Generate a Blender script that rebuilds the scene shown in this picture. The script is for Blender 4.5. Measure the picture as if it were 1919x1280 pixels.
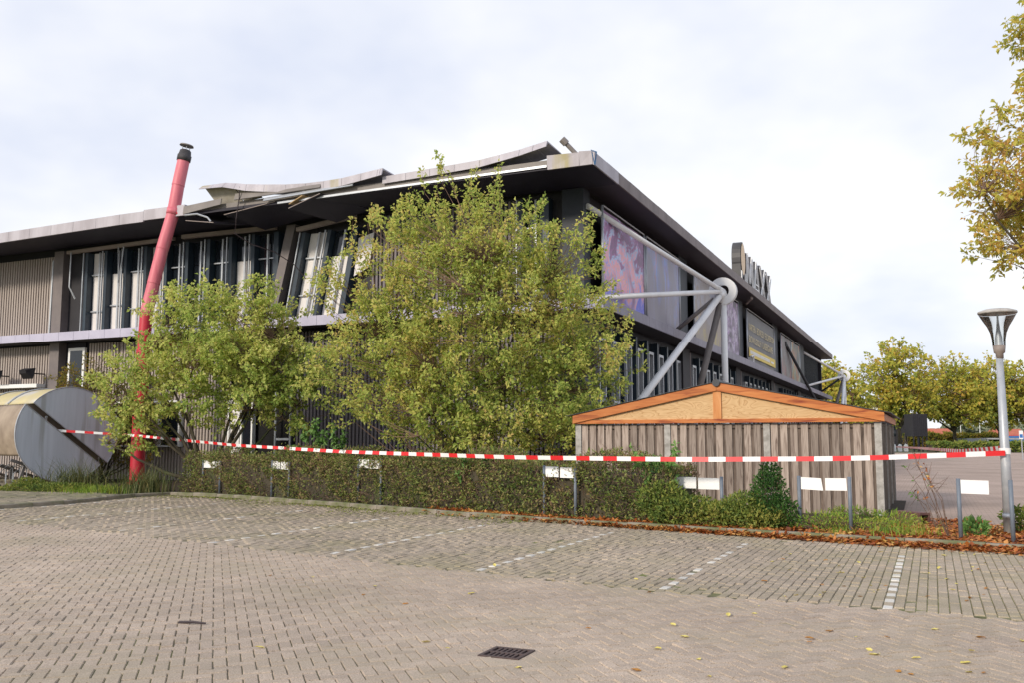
import bpy, math, random
import numpy as np
from mathutils import Vector, Matrix
R = math.radians
for o in list(bpy.data.objects): bpy.data.objects.remove(o)
scene = bpy.context.scene
COL = scene.collection

# ------------------------------------------------------------------ camera
CAM_H = 1.6
PITCH = math.atan(187/1753.)
cam_d = bpy.data.cameras.new('camera'); cam = bpy.data.objects.new('camera', cam_d); COL.objects.link(cam)
cam_d.sensor_width = 36; cam_d.lens = 36*1753/1919.; cam_d.clip_end = 3000; cam_d.clip_start = .1
cam.location = (0, 0, CAM_H); cam.rotation_euler = (math.pi/2+PITCH, 0, 0)
scene.camera = cam

# ------------------------------------------------------------------ world, sun, exposure
SUN_EL, SUN_AZ = 24, 222      # degrees; azimuth clockwise from +Y
world = bpy.data.worlds.new('World'); scene.world = world; world.use_nodes = True
wt = world.node_tree; wn = wt.nodes; wl = wt.links; wn.clear()
sky = wn.new('ShaderNodeTexSky'); sky.sky_type = 'NISHITA'; sky.sun_disc = False
sky.sun_elevation = R(SUN_EL); sky.sun_rotation = R(SUN_AZ)
b1 = wn.new('ShaderNodeBackground'); b1.inputs[1].default_value = .10; wl.new(sky.outputs[0], b1.inputs[0])
tc = wn.new('ShaderNodeTexCoord')
sep = wn.new('ShaderNodeSeparateXYZ'); wl.new(tc.outputs['Generated'], sep.inputs[0])
zz = wn.new('ShaderNodeMath'); zz.operation = 'ADD'; zz.inputs[1].default_value = .42; wl.new(sep.outputs[2], zz.inputs[0])
zm = wn.new('ShaderNodeMath'); zm.operation = 'MAXIMUM'; zm.inputs[1].default_value = .2; wl.new(zz.outputs[0], zm.inputs[0])
dv = wn.new('ShaderNodeVectorMath'); dv.operation = 'DIVIDE'; wl.new(tc.outputs['Generated'], dv.inputs[0])
cmb = wn.new('ShaderNodeCombineXYZ')
for i in range(3): wl.new(zm.outputs[0], cmb.inputs[i])
wl.new(cmb.outputs[0], dv.inputs[1])
nz = wn.new('ShaderNodeTexNoise'); nz.inputs['Scale'].default_value = 1.5; nz.inputs['Detail'].default_value = 5; nz.inputs['Roughness'].default_value = .5
mp = wn.new('ShaderNodeMapping'); mp.inputs['Location'].default_value = (3.1, 1.7, .4)
wl.new(dv.outputs[0], mp.inputs[0]); wl.new(mp.outputs[0], nz.inputs['Vector'])
rp = wn.new('ShaderNodeValToRGB')
rp.color_ramp.elements[0].position = .38; rp.color_ramp.elements[0].color = (.50, .56, .725, 1)
rp.color_ramp.elements[1].position = .64; rp.color_ramp.elements[1].color = (.85, .85, .86, 1)
hz_ = wn.new('ShaderNodeMapRange'); hz_.inputs[1].default_value = 0; hz_.inputs[2].default_value = .45; hz_.inputs[3].default_value = .14; hz_.inputs[4].default_value = -.03; wl.new(sep.outputs[2], hz_.inputs[0])
ha = wn.new('ShaderNodeMath'); ha.operation = 'ADD'; wl.new(nz.outputs['Fac'], ha.inputs[0]); wl.new(hz_.outputs[0], ha.inputs[1]); wl.new(ha.outputs[0], rp.inputs[0])
b2 = wn.new('ShaderNodeBackground'); b2.inputs[1].default_value = 1.0; wl.new(rp.outputs[0], b2.inputs[0])
mx = wn.new('ShaderNodeMixShader'); mx.inputs[0].default_value = .92
wl.new(b1.outputs[0], mx.inputs[1]); wl.new(b2.outputs[0], mx.inputs[2])
wo = wn.new('ShaderNodeOutputWorld'); wl.new(mx.outputs[0], wo.inputs[0])

sun_d = bpy.data.lights.new('sun', 'SUN'); sun_d.energy = 2.3; sun_d.angle = R(8); sun_d.color = (1, .90, .76)
sun = bpy.data.objects.new('sun', sun_d); COL.objects.link(sun)
sdir = Vector((math.sin(R(SUN_AZ))*math.cos(R(SUN_EL)), math.cos(R(SUN_AZ))*math.cos(R(SUN_EL)), math.sin(R(SUN_EL))))
sun.rotation_euler = sdir.to_track_quat('Z', 'Y').to_euler(); sun.location = sdir*50
vs = scene.view_settings; vs.view_transform = 'Standard'; vs.look = 'None'; vs.exposure = 0.38; vs.gamma = 1; vs.use_curve_mapping = False

# ------------------------------------------------------------------ materials
def nodes(name):
    m = bpy.data.materials.new(name); m.use_nodes = True
    t = m.node_tree; p = t.nodes['Principled BSDF']; return m, t, t.nodes, t.links, p
def setspec(p, v): p.inputs['Specular IOR Level'].default_value = v
def c4(c): return (c[0], c[1], c[2], 1)
def pm(name, c1, c2=None, scale=8, rough=.6, bump=0, metal=0, spec=.4, detail=6, stretch=None, c3=None, s3=.6, t3=.58, island=0, bscale=None):
    """two-tone noise paint; optional blotches of c3; optional random value per island"""
    m, t, n, l, p = nodes(name)
    p.inputs['Roughness'].default_value = rough; p.inputs['Metallic'].default_value = metal; setspec(p, spec)
    if c2 is None: c2 = tuple(x*.75 for x in c1)
    co = n.new('ShaderNodeTexCoord'); mpn = n.new('ShaderNodeMapping'); l.new(co.outputs['Object'], mpn.inputs[0])
    if stretch: mpn.inputs['Scale'].default_value = stretch
    nz = n.new('ShaderNodeTexNoise'); nz.inputs['Scale'].default_value = scale; nz.inputs['Detail'].default_value = detail; nz.inputs['Roughness'].default_value = .6
    l.new(mpn.outputs[0], nz.inputs['Vector'])
    r = n.new('ShaderNodeValToRGB'); r.color_ramp.elements[0].position = .32; r.color_ramp.elements[1].position = .68
    r.color_ramp.elements[0].color = c4(c2); r.color_ramp.elements[1].color = c4(c1); l.new(nz.outputs['Fac'], r.inputs[0])
    out = r.outputs[0]
    if c3:
        n3 = n.new('ShaderNodeTexNoise'); n3.inputs['Scale'].default_value = s3; n3.inputs['Detail'].default_value = 5; l.new(mpn.outputs[0], n3.inputs['Vector'])
        r3 = n.new('ShaderNodeValToRGB'); r3.color_ramp.elements[0].position = t3; r3.color_ramp.elements[1].position = t3+.1; l.new(n3.outputs['Fac'], r3.inputs[0])
        mxn = n.new('ShaderNodeMixRGB'); l.new(r3.outputs[0], mxn.inputs[0]); l.new(out, mxn.inputs[1]); mxn.inputs[2].default_value = c4(c3); out = mxn.outputs[0]
    if island:
        g = n.new('ShaderNodeNewGeometry'); mr = n.new('ShaderNodeMapRange'); mr.inputs[3].default_value = 1-island; mr.inputs[4].default_value = 1+island
        l.new(g.outputs['Random Per Island'], mr.inputs[0])
        mu = n.new('ShaderNodeVectorMath'); mu.operation = 'SCALE'; l.new(out, mu.inputs[0]); l.new(mr.outputs[0], mu.inputs['Scale']); out = mu.outputs[0]
    l.new(out, p.inputs['Base Color'])
    if bump:
        bp = n.new('ShaderNodeBump'); bp.inputs['Strength'].default_value = bump; bp.inputs['Distance'].default_value = .02
        if bscale:
            nb = n.new('ShaderNodeTexNoise'); nb.inputs['Scale'].default_value = bscale; nb.inputs['Detail'].default_value = 4; l.new(mpn.outputs[0], nb.inputs['Vector']); l.new(nb.outputs['Fac'], bp.inputs['Height'])
        else: l.new(nz.outputs['Fac'], bp.inputs['Height'])
        l.new(bp.outputs[0], p.inputs['Normal'])
    return m
def leafmat(name, cols, tr=.5, clump=.5, rough=.55):
    """leaf colours picked per leaf (island) and drifting in clumps"""
    m, t, n, l, p = nodes(name)
    p.inputs['Roughness'].default_value = rough; setspec(p, .3)
    g = n.new('ShaderNodeNewGeometry'); co = n.new('ShaderNodeTexCoord')
    nz = n.new('ShaderNodeTexNoise'); nz.inputs['Scale'].default_value = clump; nz.inputs['Detail'].default_value = 3; l.new(co.outputs['Object'], nz.inputs['Vector'])
    a = n.new('ShaderNodeMath'); a.operation = 'MULTIPLY_ADD'; a.inputs[1].default_value = 1.5; a.inputs[2].default_value = -.75; l.new(nz.outputs['Fac'], a.inputs[0])
    b = n.new('ShaderNodeMath'); b.operation = 'MULTIPLY_ADD'; b.inputs[1].default_value = .75; l.new(g.outputs['Random Per Island'], b.inputs[0]); 
    c = n.new('ShaderNodeMath'); c.operation = 'ADD'; c.inputs[1].default_value = .12; l.new(a.outputs[0], c.inputs[0]); l.new(c.outputs[0], b.inputs[2])
    r = n.new('ShaderNodeValToRGB'); e = r.color_ramp.elements
    while len(e) < len(cols): e.new(.5)
    for i, cc in enumerate(cols): e[i].position = i/(len(cols)-1); e[i].color = c4(cc)
    l.new(b.outputs[0], r.inputs[0]); l.new(r.outputs[0], p.inputs['Base Color'])
    tb = n.new('ShaderNodeBsdfTranslucent'); l.new(r.outputs[0], tb.inputs[0])
    ms = n.new('ShaderNodeMixShader'); ms.inputs[0].default_value = tr; l.new(p.outputs[0], ms.inputs[1]); l.new(tb.outputs[0], ms.inputs[2])
    l.new(ms.outputs[0], n['Material Output'].inputs[0])
    return m
def glassmat(name, col=(.012, .016, .022), rough=.06, spec=.6):
    m, t, n, l, p = nodes(name); p.inputs['Base Color'].default_value = c4(col); p.inputs['Roughness'].default_value = rough; setspec(p, spec); return m
def clear_glass(name):
    m, t, n, l, p = nodes(name)
    tr = n.new('ShaderNodeBsdfTransparent'); tr.inputs[0].default_value = (.93, .95, .96, 1)
    gl = n.new('ShaderNodeBsdfGlossy'); gl.inputs['Roughness'].default_value = .08
    fr = n.new('ShaderNodeFresnel'); fr.inputs[0].default_value = 1.45
    ad = n.new('ShaderNodeMath'); ad.operation = 'ADD'; ad.inputs[1].default_value = .05; l.new(fr.outputs[0], ad.inputs[0])
    ms = n.new('ShaderNodeMixShader'); l.new(ad.outputs[0], ms.inputs[0]); l.new(tr.outputs[0], ms.inputs[1]); l.new(gl.outputs[0], ms.inputs[2])
    l.new(ms.outputs[0], n['Material Output'].inputs[0]); return m

def paver_mat(name, c1, c2, moss, moss_t, speck=.5):
    m, t, n, l, p = nodes(name); p.inputs['Roughness'].default_value = .8; setspec(p, .25)
    co = n.new('ShaderNodeTexCoord'); g = n.new('ShaderNodeNewGeometry')
    oi = n.new('ShaderNodeObjectInfo')
    rs = n.new('ShaderNodeMath'); rs.operation = 'ADD'; l.new(g.outputs['Random Per Island'], rs.inputs[0]); l.new(oi.outputs['Random'], rs.inputs[1])
    fr = n.new('ShaderNodeMath'); fr.operation = 'FRACT'; l.new(rs.outputs[0], fr.inputs[0])
    r = n.new('ShaderNodeValToRGB'); r.color_ramp.elements[0].color = c4(c2); r.color_ramp.elements[1].color = c4(c1); l.new(fr.outputs[0], r.inputs[0])
    # position in the world so that single and joined pavers match
    ns = n.new('ShaderNodeTexNoise'); ns.inputs['Scale'].default_value = 95; ns.inputs['Detail'].default_value = 3; ns.inputs['Roughness'].default_value = .7; l.new(g.outputs['Position'], ns.inputs['Vector'])
    rs2 = n.new('ShaderNodeValToRGB'); rs2.color_ramp.elements[0].position = .3; rs2.color_ramp.elements[1].position = .72
    rs2.color_ramp.elements[0].color = (1-speck, 1-speck, 1-speck, 1); k = 1+speck; rs2.color_ramp.elements[1].color = (k, k, k, 1); l.new(ns.outputs['Fac'], rs2.inputs[0])
    mu = n.new('ShaderNodeMixRGB'); mu.blend_type = 'MULTIPLY'; mu.inputs[0].default_value = 1; l.new(r.outputs[0], mu.inputs[1]); l.new(rs2.outputs[0], mu.inputs[2])
    nl = n.new('ShaderNodeTexNoise'); nl.inputs['Scale'].default_value = .55; nl.inputs['Detail'].default_value = 6; nl.inputs['Roughness'].default_value = .6; l.new(g.outputs['Position'], nl.inputs['Vector'])
    rl = n.new('ShaderNodeValToRGB'); rl.color_ramp.elements[0].position = moss_t; rl.color_ramp.elements[1].position = moss_t+.3; rl.color_ramp.elements[1].color = (.75, .75, .75, 1); l.new(nl.outputs['Fac'], rl.inputs[0])
    nt = n.new('ShaderNodeTexNoise'); nt.inputs['Scale'].default_value = .22; nt.inputs['Detail'].default_value = 7; nt.inputs['Roughness'].default_value = .62; l.new(g.outputs['Position'], nt.inputs['Vector'])
    rt = n.new('ShaderNodeValToRGB'); rt.color_ramp.elements[0].position = .36; rt.color_ramp.elements[0].color = (.80, .79, .78, 1); rt.color_ramp.elements[1].position = .66; rt.color_ramp.elements[1].color = (1.1, 1.09, 1.07, 1); l.new(nt.outputs['Fac'], rt.inputs[0])
    mt = n.new('ShaderNodeMixRGB'); mt.blend_type = 'MULTIPLY'; mt.inputs[0].default_value = 1; l.new(mu.outputs[0], mt.inputs[1]); l.new(rt.outputs[0], mt.inputs[2])
    m2 = n.new('ShaderNodeMixRGB'); l.new(rl.outputs[0], m2.inputs[0]); l.new(mt.outputs[0], m2.inputs[1]); m2.inputs[2].default_value = c4(moss)
    l.new(m2.outputs[0], p.inputs['Base Color'])
    bp = n.new('ShaderNodeBump'); bp.inputs['Strength'].default_value = .35; bp.inputs['Distance'].default_value = .004; l.new(ns.outputs['Fac'], bp.inputs['Height']); l.new(bp.outputs[0], p.inputs['Normal'])
    return m
def brick_far(name, c1, c2, mortar, sc, rot):
    m, t, n, l, p = nodes(name); p.inputs['Roughness'].default_value = .85; setspec(p, .2)
    co = n.new('ShaderNodeTexCoord'); mpn = n.new('ShaderNodeMapping'); mpn.inputs['Rotation'].default_value = (0, 0, rot); l.new(co.outputs['Object'], mpn.inputs[0])
    b = n.new('ShaderNodeTexBrick'); b.inputs['Scale'].default_value = sc; b.inputs['Color1'].default_value = c4(c1); b.inputs['Color2'].default_value = c4(c2); b.inputs['Mortar'].default_value = c4(mortar)
    b.inputs['Mortar Size'].default_value = .015; b.inputs['Brick Width'].default_value = .5; b.inputs['Row Height'].default_value = .25; l.new(mpn.outputs[0], b.inputs['Vector'])
    nz = n.new('ShaderNodeTexNoise'); nz.inputs['Scale'].default_value = .35; nz.inputs['Detail'].default_value = 6; l.new(co.outputs['Object'], nz.inputs['Vector'])
    r = n.new('ShaderNodeValToRGB'); r.color_ramp.elements[0].position = .35; r.color_ramp.elements[0].color = (.8, .79, .76, 1); r.color_ramp.elements[1].position = .7; r.color_ramp.elements[1].color = (1.08, 1.06, 1.05, 1); l.new(nz.outputs['Fac'], r.inputs[0])
    mu = n.new('ShaderNodeMixRGB'); mu.blend_type = 'MULTIPLY'; mu.inputs[0].default_value = 1; l.new(b.outputs['Color'], mu.inputs[1]); l.new(r.outputs[0], mu.inputs[2]); l.new(mu.outputs[0], p.inputs['Base Color'])
    return m
def banner_mat(name, cols, scale, dist, stretch=(1, 1, 1), dark=(.05, .04, .06), dark_t=.45, zg=.0):
    m, t, n, l, p = nodes(name); p.inputs['Roughness'].default_value = .45; setspec(p, .35)
    co = n.new('ShaderNodeTexCoord'); mpn = n.new('ShaderNodeMapping'); mpn.inputs['Scale'].default_value = stretch; l.new(co.outputs['Object'], mpn.inputs[0])
    nz = n.new('ShaderNodeTexNoise'); nz.inputs['Scale'].default_value = scale; nz.inputs['Detail'].default_value = 4; nz.inputs['Distortion'].default_value = dist; l.new(mpn.outputs[0], nz.inputs['Vector'])
    r = n.new('ShaderNodeValToRGB'); e = r.color_ramp.elements
    while len(e) < len(cols): e.new(.5)
    for i, cc in enumerate(cols): e[i].position = .25+.5*i/(len(cols)-1); e[i].color = c4(cc)
    sz = n.new('ShaderNodeSeparateXYZ'); l.new(co.outputs['Object'], sz.inputs[0])
    zr = n.new('ShaderNodeMapRange'); zr.inputs[2].default_value = 3.2; zr.inputs[3].default_value = -zg; zr.inputs[4].default_value = zg; l.new(sz.outputs[2], zr.inputs[0])
    nf = n.new('ShaderNodeTexNoise'); nf.inputs['Scale'].default_value = scale*5; nf.inputs['Detail'].default_value = 6; nf.inputs['Distortion'].default_value = dist; l.new(mpn.outputs[0], nf.inputs['Vector'])
    fa = n.new('ShaderNodeMath'); fa.operation = 'MULTIPLY_ADD'; fa.inputs[1].default_value = .5; l.new(nf.outputs['Fac'], fa.inputs[0]); l.new(zr.outputs[0], fa.inputs[2])
    fb = n.new('ShaderNodeMath'); fb.operation = 'ADD'; l.new(nz.outputs['Fac'], fb.inputs[0]); l.new(fa.outputs[0], fb.inputs[1])
    fc = n.new('ShaderNodeMath'); fc.operation = 'SUBTRACT'; fc.inputs[1].default_value = .25; l.new(fb.outputs[0], fc.inputs[0]); l.new(fc.outputs[0], r.inputs[0])
    n2 = n.new('ShaderNodeTexNoise'); n2.inputs['Scale'].default_value = scale*.9; n2.inputs['Detail'].default_value = 5; n2.inputs['Distortion'].default_value = dist*.5
    mp2 = n.new('ShaderNodeMapping'); mp2.inputs['Location'].default_value = (7, 3, 5); mp2.inputs['Scale'].default_value = stretch; l.new(co.outputs['Object'], mp2.inputs[0]); l.new(mp2.outputs[0], n2.inputs['Vector'])
    r2 = n.new('ShaderNodeValToRGB'); r2.color_ramp.elements[0].position = dark_t-.08; r2.color_ramp.elements[1].position = dark_t+.1; l.new(n2.outputs['Fac'], r2.inputs[0])
    mxn = n.new('ShaderNodeMixRGB'); l.new(r2.outputs[0], mxn.inputs[0]); mxn.inputs[1].default_value = c4(dark); l.new(r.outputs[0], mxn.inputs[2]); l.new(mxn.outputs[0], p.inputs['Base Color'])
    return m
def wood_mat(name, c1, c2, knot, stretch, scale=3., rough=.75, island=.18, dist=1.5):
    m, t, n, l, p = nodes(name); p.inputs['Roughness'].default_value = rough; setspec(p, .25)
    co = n.new('ShaderNodeTexCoord'); oi = n.new('ShaderNodeObjectInfo'); mpn = n.new('ShaderNodeMapping'); mpn.inputs['Scale'].default_value = stretch; l.new(co.outputs['Object'], mpn.inputs[0])
    ra = n.new('ShaderNodeVectorMath'); ra.operation = 'ADD'; sc = n.new('ShaderNodeVectorMath'); sc.operation = 'SCALE'; sc.inputs['Scale'].default_value = 37.
    cmbn = n.new('ShaderNodeCombineXYZ'); l.new(oi.outputs['Random'], cmbn.inputs[0]); l.new(oi.outputs['Random'], cmbn.inputs[1]); l.new(cmbn.outputs[0], sc.inputs[0]); l.new(mpn.outputs[0], ra.inputs[0]); l.new(sc.outputs[0], ra.inputs[1])
    nz = n.new('ShaderNodeTexNoise'); nz.inputs['Scale'].default_value = scale; nz.inputs['Detail'].default_value = 7; nz.inputs['Distortion'].default_value = dist; l.new(ra.outputs[0], nz.inputs['Vector'])
    r = n.new('ShaderNodeValToRGB'); e = r.color_ramp.elements; e[0].position = .28; e[0].color = c4(knot); e[1].position = .75; e[1].color = c4(c1); x = e.new(.48); x.color = c4(c2); l.new(nz.outputs['Fac'], r.inputs[0])
    mr = n.new('ShaderNodeMapRange'); mr.inputs[3].default_value = 1-island; mr.inputs[4].default_value = 1+island; l.new(oi.outputs['Random'], mr.inputs[0])
    mu = n.new('ShaderNodeVectorMath'); mu.operation = 'SCALE'; l.new(r.outputs[0], mu.inputs[0]); l.new(mr.outputs[0], mu.inputs['Scale']); l.new(mu.outputs[0], p.inputs['Base Color'])
    bp = n.new('ShaderNodeBump'); bp.inputs['Strength'].default_value = .3; bp.inputs['Distance'].default_value = .01; l.new(nz.outputs['Fac'], bp.inputs['Height']); l.new(bp.outputs[0], p.inputs['Normal'])
    return m

M = {}
M['paver'] = paver_mat('lane_paver', (.50, .41, .33), (.405, .332, .268), (.33, .285, .20), .46)
M['paver_bay'] = paver_mat('bay_paver', (.45, .375, .295), (.36, .302, .233), (.275, .245, .14), .45)
M['paver_white'] = paver_mat('white_paver', (.72, .70, .66), (.6, .58, .53), (.35, .34, .25), .52, .2)
M['tile'] = paver_mat('walk_tile', (.33, .285, .22), (.26, .22, .165), (.17, .18, .09), .42)
M['joint'] = pm('joint_sand', (.21, .185, .125), (.13, .125, .06), 1.3, .95, c3=(.15, .165, .05), s3=.5, t3=.5)
M['farbrick'] = brick_far('far_paving', (.50, .385, .325), (.42, .33, .28), (.28, .23, .185), 2.4, .42)
M['kerb'] = pm('kerb_concrete', (.30, .26, .21), (.19, .17, .125), 5, .9, .3, c3=(.13, .14, .06), s3=1.2, t3=.52)
M['soil'] = pm('soil', (.075, .05, .03), (.03, .022, .014), 6, .95, .6)
M['earth'] = pm('earth_grass', (.09, .11, .035), (.06, .075, .025), .6, .95)
M['wallclad'] = pm('cladding_beige', (.42, .36, .325), (.35, .295, .265), 1.2, .6, stretch=(1, 1, .2))
M['wallshaded'] = pm('cladding_shaded_violet', (.20, .175, .185), (.16, .14, .15), 1.2, .6, stretch=(1, 1, .2))  # greyish cladding; the shade lying on it is mixed into this darker colour
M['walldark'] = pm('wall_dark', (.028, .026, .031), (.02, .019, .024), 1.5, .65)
M['wallnavy'] = pm('wall_navy', (.022, .028, .04), (.014, .018, .027), 1.5, .55)
M['soffit'] = pm('soffit_dark', (.020, .016, .030), (.013, .011, .02), .8, .6, stretch=(1, 1, 1))
M['soffit_r'] = pm('soffit_brown', (.045, .034, .042), (.03, .023, .03), .8, .55)
M['fascia'] = pm('fascia_zinc', (.50, .47, .51), (.36, .33, .355), 2.2, .5, stretch=(1, 1, .2), c3=(.34, .29, .10), s3=.8, t3=.6)
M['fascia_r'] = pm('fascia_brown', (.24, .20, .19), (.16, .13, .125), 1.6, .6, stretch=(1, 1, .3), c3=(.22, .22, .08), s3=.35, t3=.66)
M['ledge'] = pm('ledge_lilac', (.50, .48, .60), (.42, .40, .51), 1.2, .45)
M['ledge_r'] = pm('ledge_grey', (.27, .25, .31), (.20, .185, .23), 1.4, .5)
M['roof'] = pm('roof_felt', (.10, .095, .09), None, 1, .9)
M['alu'] = pm('alu_bar', (.50, .52, .55), (.40, .42, .45), 3, .35, metal=.35)
M['fin'] = pm('blue_fin', (.032, .05, .07), (.02, .033, .05), 2, .4)
M['colbrown'] = pm('column_brown', (.20, .17, .165), (.15, .13, .13), 2, .55)
M['header'] = pm('header_beige', (.34, .28, .25), (.26, .21, .19), 2, .6)
M['glass'] = glassmat('dark_glass')
M['blind'] = pm('white_blind', (.78, .74, .72), (.68, .65, .64), .9, .5)
M['white'] = pm('white_paint', (.86, .86, .85), (.78, .78, .77), 2.5, .4)
M['steelwhite'] = pm('white_steel', (.86, .855, .84), (.76, .75, .73), 1.6, .4, c3=(.45, .40, .33), s3=1.2, t3=.66)
M['steelgrey'] = pm('grey_steel', (.23, .205, .19), (.17, .15, .14), 2, .5)
M['steeldark'] = pm('dark_steel', (.035, .035, .04), None, 2, .5)
M['beigesheet'] = pm('bent_beige_sheet', (.42, .39, .33), (.33, .30, .25), 1.5, .6, stretch=(3, 3, .4))
M['ply_edge'] = pm('broken_ply', (.48, .34, .18), (.36, .24, .12), 6, .8)
M['cable'] = pm('cable', (.05, .035, .04), None, 5, .6)
M['red'] = pm('red_pipe', (.56, .022, .045), (.46, .018, .035), 1.2, .45, spec=.5, c3=(.60, .09, .10), s3=.8, t3=.6)
M['redfade'] = pm('faded_red_pipe', (.70, .20, .24), (.58, .13, .17), 2.2, .5, spec=.4, stretch=(2.5, 2.5, .3), c3=(.56, .24, .24), s3=1.1, t3=.58)
M['soot'] = pm('sooty_cap', (.07, .065, .07), (.04, .038, .04), 6, .7)
M['disc'] = pm('disc_bluegrey', (.60, .645, .71), (.50, .54, .60), 1.6, .5, stretch=(3, 3, .22), c3=(.40, .42, .43), s3=1.0, t3=.57)
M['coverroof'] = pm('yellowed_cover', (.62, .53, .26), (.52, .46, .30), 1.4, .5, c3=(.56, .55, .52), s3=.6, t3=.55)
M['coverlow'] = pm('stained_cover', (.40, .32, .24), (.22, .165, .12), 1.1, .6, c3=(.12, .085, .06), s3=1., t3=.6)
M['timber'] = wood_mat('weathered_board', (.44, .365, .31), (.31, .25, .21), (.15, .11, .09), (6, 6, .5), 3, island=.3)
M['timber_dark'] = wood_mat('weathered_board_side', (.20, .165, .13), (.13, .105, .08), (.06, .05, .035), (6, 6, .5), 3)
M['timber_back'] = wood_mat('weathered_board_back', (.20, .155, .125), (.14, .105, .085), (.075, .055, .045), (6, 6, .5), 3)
M['orange'] = wood_mat('stained_timber', (.56, .215, .065), (.46, .15, .04), (.22, .04, .015), (.7, 5, 5), 2.2, .5, .1, .8)
M['orange_v'] = wood_mat('stained_upright', (.62, .30, .12), (.54, .22, .07), (.36, .10, .03), (5, 5, .8), 2.2, .5, .1, .8)
def plywood():
    m, t, n, l, p = nodes('plywood'); p.inputs['Roughness'].default_value = .7; setspec(p, .2)
    co = n.new('ShaderNodeTexCoord'); mpn = n.new('ShaderNodeMapping'); mpn.inputs['Scale'].default_value = (.55, 1, 1.9); l.new(co.outputs['Object'], mpn.inputs[0])
    nz = n.new('ShaderNodeTexNoise'); nz.inputs['Scale'].default_value = 2.1; nz.inputs['Detail'].default_value = 2.; nz.inputs['Distortion'].default_value = .8; l.new(mpn.outputs[0], nz.inputs['Vector'])
    mu = n.new('ShaderNodeMath'); mu.operation = 'MULTIPLY'; mu.inputs[1].default_value = 15; l.new(nz.outputs['Fac'], mu.inputs[0])
    fr = n.new('ShaderNodeMath'); fr.operation = 'FRACT'; l.new(mu.outputs[0], fr.inputs[0])
    r = n.new('ShaderNodeValToRGB'); e = r.color_ramp.elements; e[0].position = 0; e[0].color = (.42, .235, .10, 1); e[1].position = 1; e[1].color = (.56, .36, .18, 1); x = e.new(.3); x.color = (.64, .44, .235, 1); l.new(fr.outputs[0], r.inputs[0]); l.new(r.outputs[0], p.inputs['Base Color'])
    return m
M['ply'] = plywood()
M['concrete_post'] = pm('concrete_post', (.47, .45, .42), (.27, .255, .23), 9, .9, .3)
M['rooftile'] = pm('roof_tile', (.05, .055, .065), (.03, .033, .04), 4, .5)
M['galv'] = pm('galvanised', (.44, .46, .49), (.36, .38, .41), 5, .45, metal=.3, c3=(.50, .51, .53), s3=3, t3=.55)
M['postblue'] = pm('sign_post', (.17, .20, .245), (.13, .155, .19), 6, .5)
M['signwhite'] = pm('sign_plate', (.86, .86, .85), (.82, .82, .81), 3, .45)
M['lampcap'] = pm('lamp_cap', (.46, .44, .42), (.32, .30, .28), 9, .6)
M['lampneck'] = pm('lamp_neck', (.28, .235, .21), (.2, .165, .15), 6, .6)
M['clear'] = clear_glass('lamp_glass')
M['tapered'] = pm('tape_red', (.72, .025, .03), (.64, .02, .025), 3, .4)
M['tapewhite'] = pm('tape_white', (.85, .84, .83), (.78, .77, .77), 3, .4)
M['iron'] = pm('cast_iron', (.10, .065, .06), (.06, .042, .04), 12, .65, .2)
M['black'] = pm('black_gap', (.008, .008, .008), None, 3, .9)
M['bark'] = pm('bark', (.085, .07, .045), (.045, .038, .025), 9, .9, .5, stretch=(1, 1, .3), c3=(.075, .085, .035), s3=1.5, t3=.55)
M['twig'] = pm('twig', (.20, .125, .085), (.12, .075, .05), 7, .85)
M['shootbark'] = pm('shoot_bark', (.17, .105, .08), (.11, .075, .05), 6, .85)
M['maple'] = leafmat('leaf_field_maple', [(.25, .36, .08), (.41, .52, .12), (.57, .63, .17), (.70, .69, .22), (.74, .67, .25)])
M['thorn'] = leafmat('leaf_serviceberry', [(.23, .33, .08), (.40, .49, .11), (.56, .61, .16), (.70, .66, .19), (.68, .52, .19)])
M['olive'] = leafmat('leaf_olive', [(0.085, 0.119, 0.025), (0.187, 0.204, 0.034), (0.323, 0.272, 0.043), (0.374, 0.221, 0.051)])
M['fartree'] = leafmat('leaf_far', [(.19, .25, .05), (.36, .40, .07), (.54, .52, .09), (.68, .57, .10), (.70, .45, .10)], clump=.22)
M['cherry'] = leafmat('leaf_autumn', [(.32, .36, .08), (.50, .50, .10), (.66, .60, .13), (.74, .58, .14), (.70, .42, .13)], clump=.6)
M['hedge'] = leafmat('leaf_hedge', [(.075, .12, .035), (.15, .205, .05), (.25, .29, .075), (.30, .25, .10), (.32, .21, .12)], tr=.2, clump=.9)
M['shrub'] = leafmat('leaf_shrub', [(.07, .12, .03), (.14, .20, .04), (.25, .29, .06), (.36, .33, .08)], tr=.25, clump=1.2)
M['dgreen'] = leafmat('leaf_dark', [(0.028, 0.077, 0.021), (0.056, 0.133, 0.028), (0.098, 0.196, 0.035)], tr=.2, clump=1.5)
M['sapling'] = leafmat('leaf_sapling', [(0.084, 0.182, 0.042), (0.154, 0.294, 0.070), (0.266, 0.420, 0.126)], tr=.35, clump=1.5)
M['sedge'] = leafmat('leaf_sedge', [(0.045, 0.075, 0.027), (0.090, 0.120, 0.038), (0.165, 0.180, 0.060), (0.300, 0.255, 0.105)], tr=.2, clump=2)
M['grass'] = leafmat('leaf_grass', [(0.090, 0.180, 0.022), (0.180, 0.315, 0.038), (0.300, 0.375, 0.045), (0.420, 0.390, 0.090)], tr=.3, clump=2)
M['moss'] = leafmat('leaf_moss', [(.12, .15, .03), (.20, .22, .045), (.28, .28, .07)], tr=.05, clump=1.2)
M['dry'] = leafmat('leaf_fallen', [(0.125, 0.037, 0.015), (0.300, 0.081, 0.022), (0.450, 0.156, 0.037), (0.525, 0.250, 0.075), (0.650, 0.450, 0.138)], tr=.1, clump=1.6)
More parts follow.
